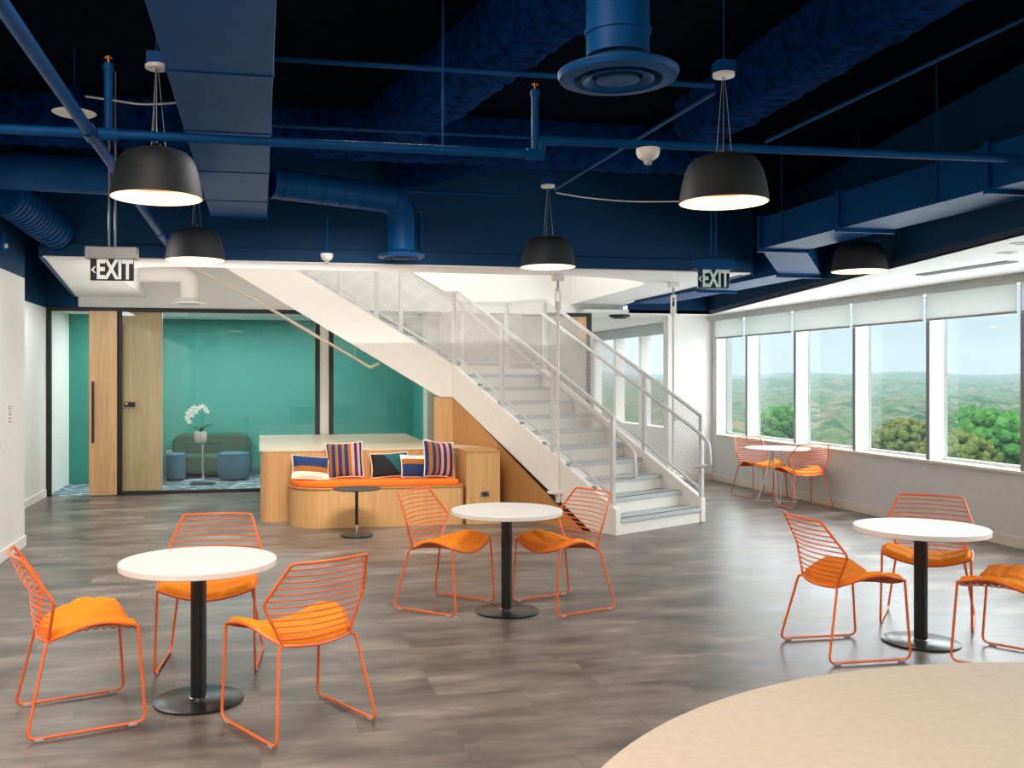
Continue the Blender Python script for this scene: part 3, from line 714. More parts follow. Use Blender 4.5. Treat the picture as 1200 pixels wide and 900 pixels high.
# round handrails inside the guards, returning to the end post
def handrail(w, s0, zoff, inward):
    wi = w+inward*0.09
    p = [(wi, 2.95, top_z(2.62)+zoff), (wi, 2.60, top_z(2.60)+zoff), (wi, s0, top_z(s0)+zoff), (wi, s0-.14, top_z(s0)+zoff-.12), (wi, s0-.16, top_z(s0)+zoff-.38), (wi, s0+0.05, top_z(s0)+zoff-.40), (w, s0+.08, top_z(s0)+zoff-.40)]
    h = MB().tube(fillet(p, 0.05), 0.021, 10).obj('handrail', STEELG, stair)
    for s in (.35, 1.25, 2.2):
        z = top_z(s)+zoff
        MB().tube(fillet([(wi, s, z-.01), (wi, s, z-.07), (w, s, z-.07)], .02), 0.007, 8).obj('bracket', STEELG, h)
handrail(wn, 0.0, 0.74, 1); handrail(wf, 0.0, 0.78, -1)
# bolts along the stringer tops
for s in np.arange(0.35, 2.6, 0.38):
    MB().box(wn-.02, s-.025, top_z(s)-.012, wn+.02, s+.025, top_z(s)+.018).obj('clip', GALV, stair)

# handrail-like bent pipe hanging below the upper stringer
def on_near(u, v):
    """point of the near face of the upper flight seen at pixel u, v"""
    r = (u-X0)/F; M_ = Matrix.Rotation(RZ, 3, 'Z'); o_ = Vector((Ox, Oy, 0))
    A_ = o_+M_ @ uf(0, 0); D_ = M_ @ (uf(1, 0)-uf(0, 0)); dr = Vector((r*CA+SA, -r*SA+CA, 0))
    # A + q D = t dr
    det = D_.x*(-dr.y)+dr.x*D_.y
    q = ((-A_.x)*(-dr.y)+dr.x*(-A_.y))/det; t_ = (A_+D_*q).y/dr.y
    p = A_+D_*q; return Vector((p.x, p.y, H-(v-YH)/F*t_))
pp = [on_near(170, 285), on_near(300, 352), on_near(434, 431), on_near(444, 426)]
pipe = empty('stair_pipe', 'thin grey-beige pipe slung below the upper stringer in front of glass', 'pipe', (0, 0, 0))
MB().tube(fillet(pp, .03), 0.019, 10).obj('run', plain('pipe_taupe', (176, 162, 146), .4), pipe)
MB().tube([on_near(416, 421), on_near(416, 408)], 0.006, 6).obj('hanger', GALV, pipe)
# hanger rods with turnbuckles
def rod(u, s, w, v0, v1, label):
    M_ = Matrix.Rotation(RZ, 3, 'Z'); p = Vector((Ox, Oy, 0))+M_ @ Vector((w, s, 0))
    t = empty('hanger_rod', label, 'hanger rod', (p.x, p.y, 0))
    zt = ZC
    MB().tube([(0, 0, v0), (0, 0, zt-.30)], 0.017, 10).obj('rod', STEEL, t)
    MB().tube([(0, 0, zt-.18), (0, 0, zt-.02)], 0.013, 10).obj('threaded_rod', GALV, t)
    for sx in (-1, 1): MB().box(sx*.026-.007, -.012, zt-.40, sx*.026+.007, .012, zt-.17).obj('turnbuckle_side', STEEL, t)
    MB().lathe([(.034, zt-.41), (.034, zt-.38)], 12).lathe([(.034, zt-.19), (.034, zt-.16)], 12).obj('turnbuckle_collar', STEEL, t)
    MB().box(-.06, -.05, zt-.07, .06, .05, zt).obj('ceiling_bracket', STEEL, t, bevel=.004)
    MB().box(-.11, -.04, v0-.02, .11, .07, v0+.005).box(-.012, -.03, v0-.12, .012, .06, v0-.02).obj('stringer_bracket', STEEL, t, bevel=.003)
rod(656, 0.834, -0.03, 0.40, 0, 'white vertical hanger rod with turnbuckle beside the near stair stringer')
rod(783, 0.494, WI+0.04, 0.50, 0, 'white vertical hanger rod behind the far stair guardrail near the windows')

# ------------------------------------------------------------------ wood joinery under the stair
M_ = Matrix.Rotation(RZ, 3, 'Z'); OO = Vector((Ox, Oy, 0))
def SW(w, s, z=0): return OO+M_ @ Vector((w, s, z))
up = empty('understair_panel', 'dark oak panelling filling the triangle under the lower stair flight', 'wood panelling', (Ox, Oy, 0), RZ)
m = MB().extrude([(0.02, .40, 0), (.02, SB+.012, 0), (.02, SB+.012, bot_z(SB)-.004), (.02, .40, bot_z(.40)-.004)], (0.05, 0, 0))
m.obj('side_panel', OAKD, up)
v = [uf(-.004, .021), uf(.24, .021), uf(.24, .07), uf(-.004, .07)]
MB().hexa([Vector((p.x, p.y, 0)) for p in v], [Vector((p.x, p.y, 1.446)) for p, q in zip(v, (0, .24, .24, 0))]).obj('return_panel', OAK, up)
gp = MB().extrude([(0.03, .34, 0.0), (.03, .5, 0.0), (.03, SB, bot_z(SB)), (.03, SB, bot_z(SB)-.012), (.03, .5, .08), (.03, .40, 0.012)], (-.012, 0, 0)); gp.obj('shadow_gap_strip', BLACKF, up)

ZCT = 0.845
YF = 11.55; YBF = 10.93
def roundpoly(x0, y0, x1, y1, r):
    """rectangle with given radii: (ll, lr, ur, ul)"""
    out_ = []
    for (cx_, cy_, sx, sy, a0, rr) in ((x0, y0, 1, 1, PI, r[0]), (x1, y0, -1, 1, 1.5*PI, r[1]), (x1, y1, -1, -1, 0, r[2]), (x0, y1, 1, -1, .5*PI, r[3])):
        if rr <= 0: out_.append((cx_, cy_)); continue
        for i in range(11):
            a = a0+PI/2*i/10; out_.append((cx_+sx*rr+rr*math.cos(a), cy_+sy*rr+rr*math.sin(a)))
    return out_
XBX = 2.34
ps = SW(0.0, 1.80)                     # where the box meets the panel under the stair
def on_stair_y(Y):                     # world x of the near stringer face at a given Y
    a_, b_ = SW(0, 0), SW(0, 1); t_ = (Y-a_.y)/(b_.y-a_.y); return a_.x+(b_.x-a_.x)*t_
cb = empty('wood_counter', 'low oak counter with pale polished top wrapping behind the cushioned bench', 'counter', (0.0, YF, 0))
body = roundpoly(0.0, 0.0, 3.2, YG-0.06-YF, (0.10, 0, 0, 0))
xr0, xr1 = on_stair_y(YF)-.012, on_stair_y(13.25)-.012
bodyp = [p for p in body if p[0] < 1.5]
ll = [p for p in roundpoly(0, 0, 5, 5, (.10, 0, 0, 0)) if p[0] < 1]
bodyp = [p for p in ll if p[1] < 1] + [(xr0, 0), (on_stair_y(12.10)-.012, 12.10-YF), (2.17, 12.10-YF), (2.17, YG-.06-YF), (0, YG-.06-YF)]
# keep the left end a touch skewed like the photo
MB().prism(bodyp, 0.0, ZCT-.022).obj('cabinet_body', OAK, cb)
topp = [(p[0]-(.012 if p[0] < .2 else 0), p[1]-(.012 if p[1] < .2 else 0)) for p in bodyp]
MB().prism(topp, ZCT-.022, ZCT).obj('countertop', COUNTER, cb, bevel=.003)
bxo = empty('wood_box', 'oak box end of the bench joinery with a steel outlet, below the stair', 'cabinet', (XBX, YBF, 0))
x_r = on_stair_y(YBF+.0)-.012-XBX; x_r2 = on_stair_y(YF-.015)-.012-XBX
wR = PY(586, 600, YBF).x-XBX
bp_ = [(0, 0), (wR, 0), (x_r2 if x_r2 > wR*.2 else wR, YF-.015-YBF), (0, YF-.015-YBF)]
MB().prism(bp_, 0, ZCT-.02).obj('box_body', OAK, bxo)
MB().prism([(p[0]-(.0 if i in (0, 3) else -.0), p[1]-(.01 if i < 2 else 0)) for i, p in enumerate(bp_)], ZCT-.02, ZCT).obj('box_top', OAKD, bxo)
oz = PY(568, 579, YBF); ox = oz.x-XBX
of = MB().box(ox-.055, -.008, oz.z-.035, ox+.055, 0, oz.z+.035).obj('outlet_plate', CHROME, bxo, bevel=.003)
MB().box(ox-.032, -.0105, oz.z-.02, ox+.032, -.0075, oz.z+.02).obj('socket', BLACKF, of)

XB0, XB1 = 0.33, XBX-.02
bn = empty('wood_bench', 'curved-end oak bench with orange seat cushion against the counter', 'bench', (XB0, YBF, 0))
bpoly = [(p[0], p[1]) for p in roundpoly(0, 0, XB1-XB0, YF-.014-YBF, (.42, .06, 0, 0))]
MB().prism(bpoly, 0, .435).obj('bench_base', OAK, bn)
ins = [(min(max(p[0], -.02), XB1-XB0), p[1]-(.015 if p[1] < .45 and p[0] > .3 else 0)-(0.0)) for p in bpoly]
ins = roundpoly(-.015, -.015, XB1-XB0, YF-.014-YBF, (.43, .06, 0, 0))
MB().prism(ins, .435, .455).obj('bench_top', OAKD, bn, bevel=.003)
cpoly = roundpoly(.02, .02, XB1-XB0-.06, YF-.03-YBF, (.40, .04, .03, .03))
MB().prism(cpoly, .455, .515).obj('seat_cushion', ORB, bn, bevel=.015)

BLUE = (26, 48, 92); OCH = (158, 96, 34); PINK = (206, 146, 138); CRM = (236, 222, 205); BLK = (20, 24, 30); TEA = (16, 88, 92)
def pillow(name_label, w_, h_, t_, mat, u, v, Y, rz=0.0, tilt=-14, roll=0, back=CREAM):
    m = MB(); n_ = 18
    for side in (1, -1):
        m.cur = 0 if side == 1 else 1
        def P_(i, j):
            a, b = i/(n_-1)*2-1, j/(n_-1)*2-1
            k_ = max(0, (1-abs(a)**2.6)*(1-abs(b)**2.6))**0.55
            pin = 1-0.07*(1-b*b)*abs(a)**3; pin2 = 1-0.07*(1-a*a)*abs(b)**3
            return (a*w_/2*pin, -side*t_/2*k_, h_/2+b*h_/2*pin2)
        m.grid(P_, n_, n_)
    loop = []
    for k_ in range(4):
        for i in range(n_-1):
            a = i/(n_-1)*2-1
            a, b = ((a, -1), (1, a), (-a, 1), (-1, -a))[k_]
            pin = 1-0.07*(1-b*b)*abs(a)**3; pin2 = 1-0.07*(1-a*a)*abs(b)**3
            loop.append((a*w_/2*pin, 0, h_/2+b*h_/2*pin2))
    p = PY(u, v, Y)
    t = m.obj('throw_pillow', [mat, CRMM], None); tag(t, name_label, 'pillow')
    MB().tube(loop, 0.006, 6, closed=True).obj('piping', CRMM, t)
    t.location = (p.x, Y, .523); t.rotation_mode = 'XYZ'
    t.rotation_euler = (math.radians(tilt), math.radians(roll), math.radians(rz))
    return t
CRMM = plain('cream_fabric', (232, 220, 204), .9, bump=.2, bscale=300)
ST = [(0, BLUE), (.08, OCH), (.16, BLUE), (.26, OCH), (.33, BLUE), (.43, OCH), (.50, BLUE), (.60, OCH), (.68, PINK), (.76, BLUE), (.84, PINK), (.90, BLUE), (.96, PINK)]
S1 = stripes('striped_fabric_wide', ST, 0, 1/.44)
S5 = stripes('striped_fabric_pink', [(0, BLUE), (.10, OCH), (.2, BLUE), (.30, OCH), (.38, BLUE), (.46, PINK), (.55, BLUE), (.66, PINK), (.76, BLUE), (.87, PINK), (.95, CRM)], 0, 1/.42)
S6 = stripes('striped_fabric_level', [(0, BLUE), (.15, OCH), (.3, BLUE), (.45, OCH), (.6, BLUE), (.75, OCH), (.88, BLUE)], 2, 1/.42, 0.0)
S3 = stripes('diagonal_block_fabric', [(0, BLK), (.5, TEA)], 0, 1/.46, .22, diag=1.6)
S1b = stripes('colour_block_fabric', [(0, CRM), (.25, OCH), (.47, BLUE)], 2, 1/.30, 0.0)
S4 = stripes('navy_band_fabric', [(0, BLUE), (.52, OCH), (.74, CRM)], 2, 1/.29, 0.0)
pillow('blue, ochre and cream colour-block pillow at the left bench end', .44, .30, .13, S1b, 364, 550, YBF+.30, rz=8, tilt=-30, roll=6)
pillow('square pillow of blue and ochre vertical stripes, upright, left of the bench', .43, .42, .15, S1, 405, 545, YBF+.42, rz=-6, tilt=-12, roll=-3)
pillow('black and dark teal pillow split by a diagonal, middle of the bench', .46, .29, .13, S3, 458, 548, YBF+.42, rz=4, tilt=-16, roll=-2)
pillow('small navy pillow with ochre band and cream top beside the teal one', .34, .27, .12, S4, 486, 550, YBF+.30, rz=18, tilt=-18, roll=4)
pillow('blue and ochre striped pillow peeking out behind the pink-striped one', .40, .40, .12, S6, 507, 545, YBF+.47, rz=10, tilt=-8, roll=18)
pillow('upright pillow of blue and pink stripes at the right bench end', .43, .43, .15, S5, 515, 548, YBF+.28, rz=22, tilt=-12, roll=6)

# ------------------------------------------------------------------ small black table in front of the bench
bt = PZ(418, 628, 0)
t = empty('side_table', 'small round black pedestal table in front of the oak bench', 'side table', (bt.x, bt.y, 0))
MB().lathe([(.165, 0), (.175, .008), (.17, .022), (.06, .036), (.03, .05), (0, .05)], 36).obj('base', BLACK, t)
MB().lathe([(.013, .045), (.013, .14)], 14).obj('chrome_sleeve', CHROME, t)
MB().lathe([(.018, .12), (.018, .50)], 16).obj('column', BLACK, t)
MB().lathe([(0, .495), (.235, .498), (.258, .503), (.26, .51), (0, .512)], 44).obj('tabletop', plain('black_matt_top', (26, 26, 27), .6), t)
MB().tube([(0, 0, .49), (-.12, -.06, .485), (-.15, -.075, .48)], .005, 6).obj('height_lever', GALV, t)

# ------------------------------------------------------------------ cafe tables
def cafe_table(u, v, label):
    p = PZ(u, v, 0)
    t = empty('cafe_table', label, 'table', (p.x, p.y, 0), group='round white pedestal tables')
    MB().lathe([(0.228, 0), (.232, .004), (.232, .010), (.228, .012), (0, .0125)], 64).obj('base_plate', BLACK, t)
    MB().lathe([(.041, .012), (.041, .705)], 28).obj('column', BLACK, t)
    MB().lathe([(.043, .012), (.046, .016), (.046, .02), (.041, .024)], 28).obj('collar', CHROME, t)
    MB().lathe([(0, .708), (.400, .708), (.403, .711), (.403, .737), (.400, .74), (0, .74)], 96).obj('tabletop', LAMW, t)
    return t
cafe_table(232.7, 821, 'round white table on a black pedestal, front left of the hall')
cafe_table(593.8, 716.5, 'round white table on a black pedestal, in front of the stair foot')
cafe_table(1079, 752.5, 'round white table on a black pedestal, on the right near the windows')
# ------------------------------------------------------------------ wire chairs
def chair_proto(label):
    t = empty('wire_chair', label, 'chair', group='orange wire chairs')
    E = catmull([(.185, -.165, .437), (.228, -.085, .472), (.262, .0, .508), (.277, .085, .517), (.278, .165, .502), (.272, .232, .484)], 25)
    def zc(v_): return .424+.016*math.sin(PI*v_)
    def bow(v_): return -.03+.05*v_
    def S(u_, v_):
        g_ = v_*24; i = min(int(g_), 23); f_ = g_-i; e_ = E[i].lerp(E[i+1], f_)
        return Vector((u_*e_.x, e_.y+bow(v_)*(1-u_*u_), zc(v_)+(e_.z-zc(v_))*abs(u_)**1.8))
    R = .0078
    for sg in (1, -1):
        p = [(sg*.272, .232, .484), (sg*.279, .266, R+.006), (sg*.279, -.270, R+.006), (sg*.215, -.178, .432), (sg*.185, -.165, .437)]
        l = MB().tube(fillet(p, .045, 6), R, 8).obj('leg', ORW, t)
        for y in (.205, -.215): MB().box(sg*.279-.009, y-.02, 0, sg*.279+.009, y+.02, .016).obj('glide', GREYP, l, bevel=.003)
    m = MB()
    loop = [S(1, i/24) for i in range(25)]+[S(1-2*i/16, 1) for i in range(1, 16)]+[S(-1, 1-i/24) for i in range(25)]+[S(-1+2*i/12, 0) for i in range(1, 12)]
    m.tube(loop, R, 8, closed=True)
    for k_ in range(1, 11):
        v_ = k_/11; m.tube([S(-1+2*i/14, v_)-Vector((0, 0, .004)) for i in range(15)], .0038, 5)
    m.obj('seat_frame', ORW, t)
    # backrest
    B0, B1, B2 = Vector((.185, -.165, .437)), Vector((.283, -.150, .64)), Vector((.208, -.282, .84))
    def side(z):
        return B0.lerp(B1, (z-B0.z)/(B1.z-B0.z)) if z < B1.z else B1.lerp(B2, (z-B1.z)/(B2.z-B1.z))
    def wire(z, n_=13):
        s_ = side(z); bw_ = .035+.04*math.sin(PI*min(1, max(0, (z-.437)/.42)))
        return [Vector((s_.x*u_, s_.y-bw_*(1-u_*u_), z)) for u_ in np.linspace(1, -1, n_)]
    m = MB()
    tw = wire(.84)
    path = [B0, B1, B2]+tw[1:-1]+[Vector((-B2.x, B2.y, B2.z)), Vector((-B1.x, B1.y, B1.z)), Vector((-B0.x, B0.y, B0.z))]
    m.tube(fillet(path, .028, 4), R, 8)
    for k_ in range(1, 13): m.tube(wire(.437+.403*k_/13), .0042, 6)
    m.obj('backrest', ORW, t)
    # quilted seat pad
    m = MB(); nu, nv = 29, 27
    def groove(x, c): return math.exp(-((x-c)/.045)**2)
    def top(i, j):
        u_, v_ = i/(nu-1)*2-1, j/(nv-1); p = S(u_*.975, .015+v_*.97)
        ed = min(1, (1-abs(u_))/.10)*1.0; ev = min(1, min(v_, 1-v_)/.06)
        ed = math.sqrt(max(0, 1-(1-ed)**2)); ev = math.sqrt(max(0, 1-(1-ev)**2))
        g_ = max(groove(u_, -.34)*.8, groove(u_, .34)*.8, groove(v_, .36)*.7, groove(v_, .66)*.7)
        return p+Vector((0, 0, .006+.030*min(ed, ev)-.017*g_*min(ed, ev)))
    def botm(i, j):
        u_, v_ = i/(nu-1)*2-1, j/(nv-1); return S(u_*.975, .015+v_*.97)+Vector((0, 0, .0055))
    m.grid(top, nu, nv); m.grid(botm, nu, nv)
    m.obj('seat_pad', ORF, t, smooth=60)
    return t
FEET = {'FL': (-.279, .268), 'FR': (.279, .268), 'RL': (-.279, -.268), 'RR': (.279, -.268)}
def chair_pose(px):
    P_ = []; Q_ = []
    for k_, (u, v) in px.items(): w_ = PZ(u, v, .004); P_.append(FEET[k_]); Q_.append((w_.x, w_.y))
    P_, Q_ = np.array(P_), np.array(Q_); pm, qm = P_.mean(0), Q_.mean(0); A, B = P_-pm, Q_-qm
    th = math.atan2((A[:, 0]*B[:, 1]-A[:, 1]*B[:, 0]).sum(), (A*B).sum())
    R_ = np.array([[math.cos(th), -math.sin(th)], [math.sin(th), math.cos(th)]])
    c = qm-R_ @ pm; return (c[0], c[1], 0), th
CH = [
 ('orange wire chair at far left, side-on, facing right to the front left table', dict(RR=(32, 870.5), FR=(169.4, 847), RL=(18, 829), FL=(147, 809))),
 ('orange wire chair with its back to the viewer, right of the front left table', dict(FL=(260.8, 845.5), RL=(317.8, 878.3), FR=(374.7, 812.2), RR=(442.2, 846.1))),
 ('orange wire chair behind the front left table, facing the viewer', dict(FR=(180, 791), RR=(198, 765), FL=(300.6, 786), RL=(309.6, 761))),
 ('orange wire chair left of the table by the stair foot, in front of the bench', dict(RR=(461.3, 713.3), FR=(533.1, 722.4), RL=(511.4, 696.3), FL=(580, 705.8))),
 ('orange wire chair right of the table at the stair foot, facing left', dict(FL=(651.4, 723.3), RL=(720.4, 713.3), FR=(601.3, 705.8), RR=(666.5, 695.4))),
 ('orange wire chair on the left of the right-hand table, facing right', dict(RR=(972.2, 780.7), FR=(1061.8, 774), RL=(917.3, 751.1), FL=(1004.9, 743.3))),
 ('orange wire chair behind the right-hand table, facing the viewer, before the grey dado', dict(FR=(1030.5, 728.8), RR=(1042.9, 714.8), FL=(1136, 740.4), RL=(1143.7, 724.1))),
 ('orange wire chair cut off by the right edge of the picture', dict(FL=(1110, 777), FR=(1154, 752))),
 ('distant orange wire chair left of the wire-legged table under the windows', dict(RR=(858.7, 580.8), FR=(876.7, 585), RL=(901, 578), FL=(920, 582.5))),
 ('distant orange wire chair right of the wire-legged table, back to the viewer', dict(FL=(906.7, 591.7), RL=(925.8, 596.7), FR=(952.5, 590), RR=(975.3, 595.8))),
]
proto = None
for label, px in CH:
    loc, th = chair_pose(px)
    if proto is None:
        proto = chair_proto(label); proto.location = loc; proto.rotation_euler = (0, 0, th)
    else: dup(proto, loc, th, label)
# wire-legged table under the windows
c = PZ(911, 588, 0)
t = empty('wire_table', 'white round table on thin white wire legs under the windows', 'table', (c.x, c.y, 0), math.radians(20))
MB().lathe([(0, .72), (.425, .72), (.43, .726), (.43, .736), (.425, .74), (0, .74)], 56).obj('tabletop', LAMW, t)
for k in range(4):
    a = PI/4+PI/2*k; ca, sa = math.cos(a), math.sin(a)
    def q(r, w_, z): return (r*ca-w_*sa, r*sa+w_*ca, z)
    MB().tube(fillet([q(.05, .07, .712), q(.26, .012, .008), q(.26, -.012, .008), q(.05, -.07, .712)], .02), .006, 8).obj('leg', STEEL, t)
MB().tube([(-.18, -.18, .008), (.18, .18, .008)], .006, 6).tube([(.18, -.18, .0085), (-.18, .18, .0085)], .006, 6).obj('cross_brace', STEEL, t)
# ------------------------------------------------------------------ large beige round table in the foreground
ZI = 0.92
pts = [PZ(u, v, ZI) for u, v in ((695, 900), (760, 862), (860, 815), (960, 790), (1080, 778), (1200, 776))]
A = np.array([[p.x, p.y, 1] for p in pts]); bb = np.array([-(p.x**2+p.y**2) for p in pts])
sol = np.linalg.lstsq(A, bb, rcond=None)[0]; ccx, ccy = -sol[0]/2, -sol[1]/2; RR_ = math.sqrt(ccx**2+ccy**2-sol[2])
t = empty('round_counter', 'large round beige counter filling the lower right corner of the picture', 'counter', (ccx, ccy, 0))
MB().lathe([(0, ZI-.04), (RR_-.004, ZI-.04), (RR_, ZI-.036), (RR_, ZI-.003), (RR_-.003, ZI), (0, ZI)], 160).obj('countertop', STONE, t)
MB().lathe([(RR_*.62, 0), (RR_*.62, ZI-.04)], 64).obj('drum_base', OAK, t)
MB().lathe([(RR_*.60, 0), (RR_*.625, 0), (RR_*.625, .09), (RR_*.60, .09)], 64).obj('plinth', BLACKF, t)

# ------------------------------------------------------------------ roller shades
for k in range(NB0+8, NB1):
    y0 = YW0+PITCH*k
    y1 = y0+PITCH if k < NB1-1 else 14.78
    if k < -1: continue
    ordn = {4: 'farthest roller shade, half-lowered beside the white end wall', 3: 'second roller shade from the end wall, above the distant chairs', 2: 'third roller shade from the end wall, middle of the window row', 1: 'fourth roller shade from the end wall, second from the right picture edge', 0: 'wide white roller shade nearest the viewer, above the view of trees', -1: 'roller shade just cut by the right picture edge'}[k]
    t = empty('roller_shade', ordn, 'roller shade', (XR-.04, y0, 0), group='white roller shades')
    MB().box(-.0025, .03, 2.36, .0025, y1-y0-.03, ZH).obj('shade_cloth', SHADEF, t)
    MB().box(-.010, .03, 2.335, .010, y1-y0-.03, 2.362).obj('hem_bar', ALU, t, bevel=.004)
# linear slot diffuser, downlights in the window-side ceiling
a, b = PZ(1079, 321.5, ZR), PZ(1187, 305.5, ZR)
t = empty('slot_diffuser', 'long dark linear air slot in the white ceiling by the windows', 'air vent', (a.x, a.y, ZR))
dv = b-a; n_ = Vector((-dv.y, dv.x, 0)).normalized()*.06
MB().hexa([-n_+Vector((0, 0, -.012)), dv-n_+Vector((0, 0, -.012)), dv+n_+Vector((0, 0, -.012)), n_+Vector((0, 0, -.012))], [-n_, dv-n_, dv+n_, n_]).obj('frame', ALU, t)
for k in (-.55, 0, .55):
    q = n_*k; w_ = n_*.16
    MB().hexa([q-w_+Vector((0, 0, -.015)), dv+q-w_+Vector((0, 0, -.015)), dv+q+w_+Vector((0, 0, -.015)), q+w_+Vector((0, 0, -.015))], [q-w_-Vector((0, 0, .011)), dv+q-w_-Vector((0, 0, .011)), dv+q+w_-Vector((0, 0, .011)), q+w_-Vector((0, 0, .011))]).obj('slot', BLACKF, t)
for u, v, lb in ((1180, 296, 'small dark recessed fitting in the white ceiling above the air slot'), (1197, 285, 'small recessed fitting cut by the right picture edge')):
    p = PZ(u, v, ZR); t = empty('recessed_downlight', lb, 'downlight', (p.x, p.y, ZR))
    MB().open_lathe([(.075, -.001), (.075, -.006), (.055, -.006), (.05, -.001)], 24).obj('trim_ring', ALU, t); MB().lathe([(.054, -.004), (.054, -.001)], 24).obj('lens', BLACKF, t)
p = PZ(726, 369, ZR); t = empty('ceiling_diffuser', 'small round dark diffuser in the far corridor ceiling', 'air vent', (p.x, p.y, ZR))
MB().lathe([(.17, -.002), (.17, -.03), (.1, -.06), (0, -.06)], 24).obj('ring', BLACKF, t)
a, b = PZ(703, 381, ZR-.004), PZ(805, 365.3, ZR-.004)
# ------------------------------------------------------------------ navy ducts, pipes and diffusers
PDK = NAVYM
x0, x1, yE, z0 = PY(247, 255, 9.55).x, PY(313, 255, 9.55).x, 9.55, PY(280, 255, 9.55).z
t = empty('rectangular_duct', 'wide flat navy duct running overhead from the viewer to the bulkhead', 'duct', (0, 0, 0))
m = MB().box(x0, -6.5, z0, x1, yE-.02, z0+.25)
for y in np.arange(yE-.9, -6, -1.2): m.box(x0-.006, y, z0-.006, x1+.006, y+.012, z0+.256)
m.obj('duct_body', PDK, t, bevel=.003)
MB().box(x0-.015, yE-.03, z0-.012, x1+.015, yE, z0+.26).obj('end_cap', PDK, t)
def spiral(name, label, pts, r, step=.12, rib=.006, seg=20, mat=None):
    mat = mat or PDK; pts = [Vector(p) for p in pts]
    t = empty(name, label, 'duct', (0, 0, 0))
    m = MB().tube(pts, r, seg); acc = 0; L_ = step*.5
    for i in range(len(pts)-1):
        sg = (pts[i+1]-pts[i]).length
        while L_ < acc+sg:
            f_ = (L_-acc)/sg; p = pts[i].lerp(pts[i+1], f_); d_ = (pts[i+1]-pts[i]).normalized()
            m.tube([p-d_*rib, p+d_*rib], r+rib*.7, seg); L_ += step
        acc += sg
    m.obj('duct_body', mat, t); return t
dz = PZ(470, 303, 2.86)
ez = 3.43
jn = Vector((x1+.02, 8.75, ez))
el = fillet([jn, (dz.x, dz.y, ez), (dz.x, dz.y, 2.93)], .32, 10)
spiral('round_duct', 'round navy spiral duct bending down to a ceiling diffuser above the stair', el, .135, .2)
def diffuser(c, R_, label, neck=None):
    t = empty('round_diffuser', label, 'air diffuser', c)
    MB().open_lathe([(R_, .0), (R_*.97, -.022), (R_*.74, -.03), (R_*.72, .0), (R_*.60, .05)], 48).obj('outer_ring', PDK, t)
    MB().open_lathe([(R_*.60, -.03), (R_*.57, -.036), (R_*.42, -.012), (R_*.40, .02), (R_*.62, -.022)], 40).obj('middle_cone', PDK, t)
    MB().lathe([(R_*.36, -.03), (R_*.3, -.036), (0, -.018)], 36).obj('inner_cone', PDK, t)
    MB().lathe([(R_, .0), (R_, .008), (R_*.62, .04), (R_*.55, .06)], 48).obj('back_plate', NAVY, t)
    return t
diffuser((dz.x, dz.y, 2.89), .23, 'round navy ceiling diffuser at the end of the spiral duct, above the stair')
p = PZ(724, 92, 3.06); R_ = 141/2*((p.y*CA+p.x*SA))/F
diffuser((p.x, p.y, 3.08), R_, 'large round navy diffuser with concentric rings, top centre')
spiral('round_duct', 'vertical round navy duct above the large concentric diffuser', [(p.x, p.y, 3.16), (p.x, p.y, ZD)], R_*.52, .22, .012)
q = PD(0, 200, 8.1); q2 = PD(165, 205, 8.35)
spiral('round_duct', 'fat round navy duct at upper left behind the big pendant lamp', [(XL+.02, q.y+.0, 3.44), (q.x+.3, q.y, 3.44), (x0, q2.y, 3.42)], .165, .33)
fl = catmull([PD(2, 228, 8.2), PD(22, 240, 8.5), PD(45, 257, 8.9), PD(66, 271, 9.2)], 14)
spiral('flexible_duct', 'ribbed flexible navy duct curving down at the upper left wall', fl, .165, .07, .012)
# sprinkler pipes
def pipe_thing(name, label, pts, r, fit=None, mat=None, cat='pipe'):
    t = empty(name, label, cat, (0, 0, 0)); MB().tube(pts, r, 12).obj('pipe_run', mat or PDK, t); return t
ZP = 3.00
pa, pb = PZ(-60, 151, ZP), PZ(620, 178, ZP)
YP = (pa.y+pb.y)/2
L1 = Vector((-2.32, YP, ZP)); L2 = Vector((PZ(622, 178, ZP).x, YP, ZP))
sp1 = pipe_thing('sprinkler_pipe', 'long horizontal navy sprinkler pipe crossing the ceiling, left and centre', [L1, L2], .026)
xe = PZ(650, 160, ZP+.04).x; ZP2 = ZP+.085
R3 = PX(1200, 186, 5.6)
MB().tube(fillet([L2, (xe, YP, ZP), (xe, YP, ZP2), (xe+.12, YP, ZP2)], .05), .030, 12).obj('offset_elbow', PDK, sp1)
sp2 = pipe_thing('sprinkler_pipe', 'horizontal navy sprinkler pipe running right from the ceiling offset', [(xe+.1, YP, ZP2), tuple(PZ(1206, 186.5, ZP2))], .026)
def riser(u, par):
    x = PY(u, 160, YP).x
    MB().tube([(x, YP, ZP), (x, YP, 3.38)], .022, 10).obj('riser', PDK, par)
    MB().tube([(x-.05, YP, ZP), (x+.05, YP, ZP)], .034, 12).obj('tee_fitting', PDK, par); MB().lathe([(.028, 3.34), (.028, 3.37)], 12, (x, YP, 0)).obj('coupling', PDK, par)
    MB().lathe([(.006, 3.38), (.006, 3.405), (.02, 3.408), (.02, 3.413), (0, 3.413)], 12, (x, YP, 0)).obj('sprinkler_head', BRASS, par)
riser(127, sp1); riser(627, sp1)
for u in (519,):
    x = PY(u, 165, YP).x; MB().tube([(x, YP, ZP), (x, YP, ZD)], .007, 8).lathe([(.034, ZP-.012), (.034, ZP+.012)], 12, (x, YP, 0)).obj('hanger', PDK, sp1)
XDG = -0.89; ZDG = 3.0
dp = pipe_thing('sprinkler_main', 'thick navy pipe running away from the viewer along the upper left', [(XDG, 1.5, ZDG), (XDG, 9.87, ZDG)], .031)
MB().tube([(XDG, YP-.08, ZDG), (XDG, YP+.08, ZDG)], .04, 14).obj('coupling', PDK, dp)
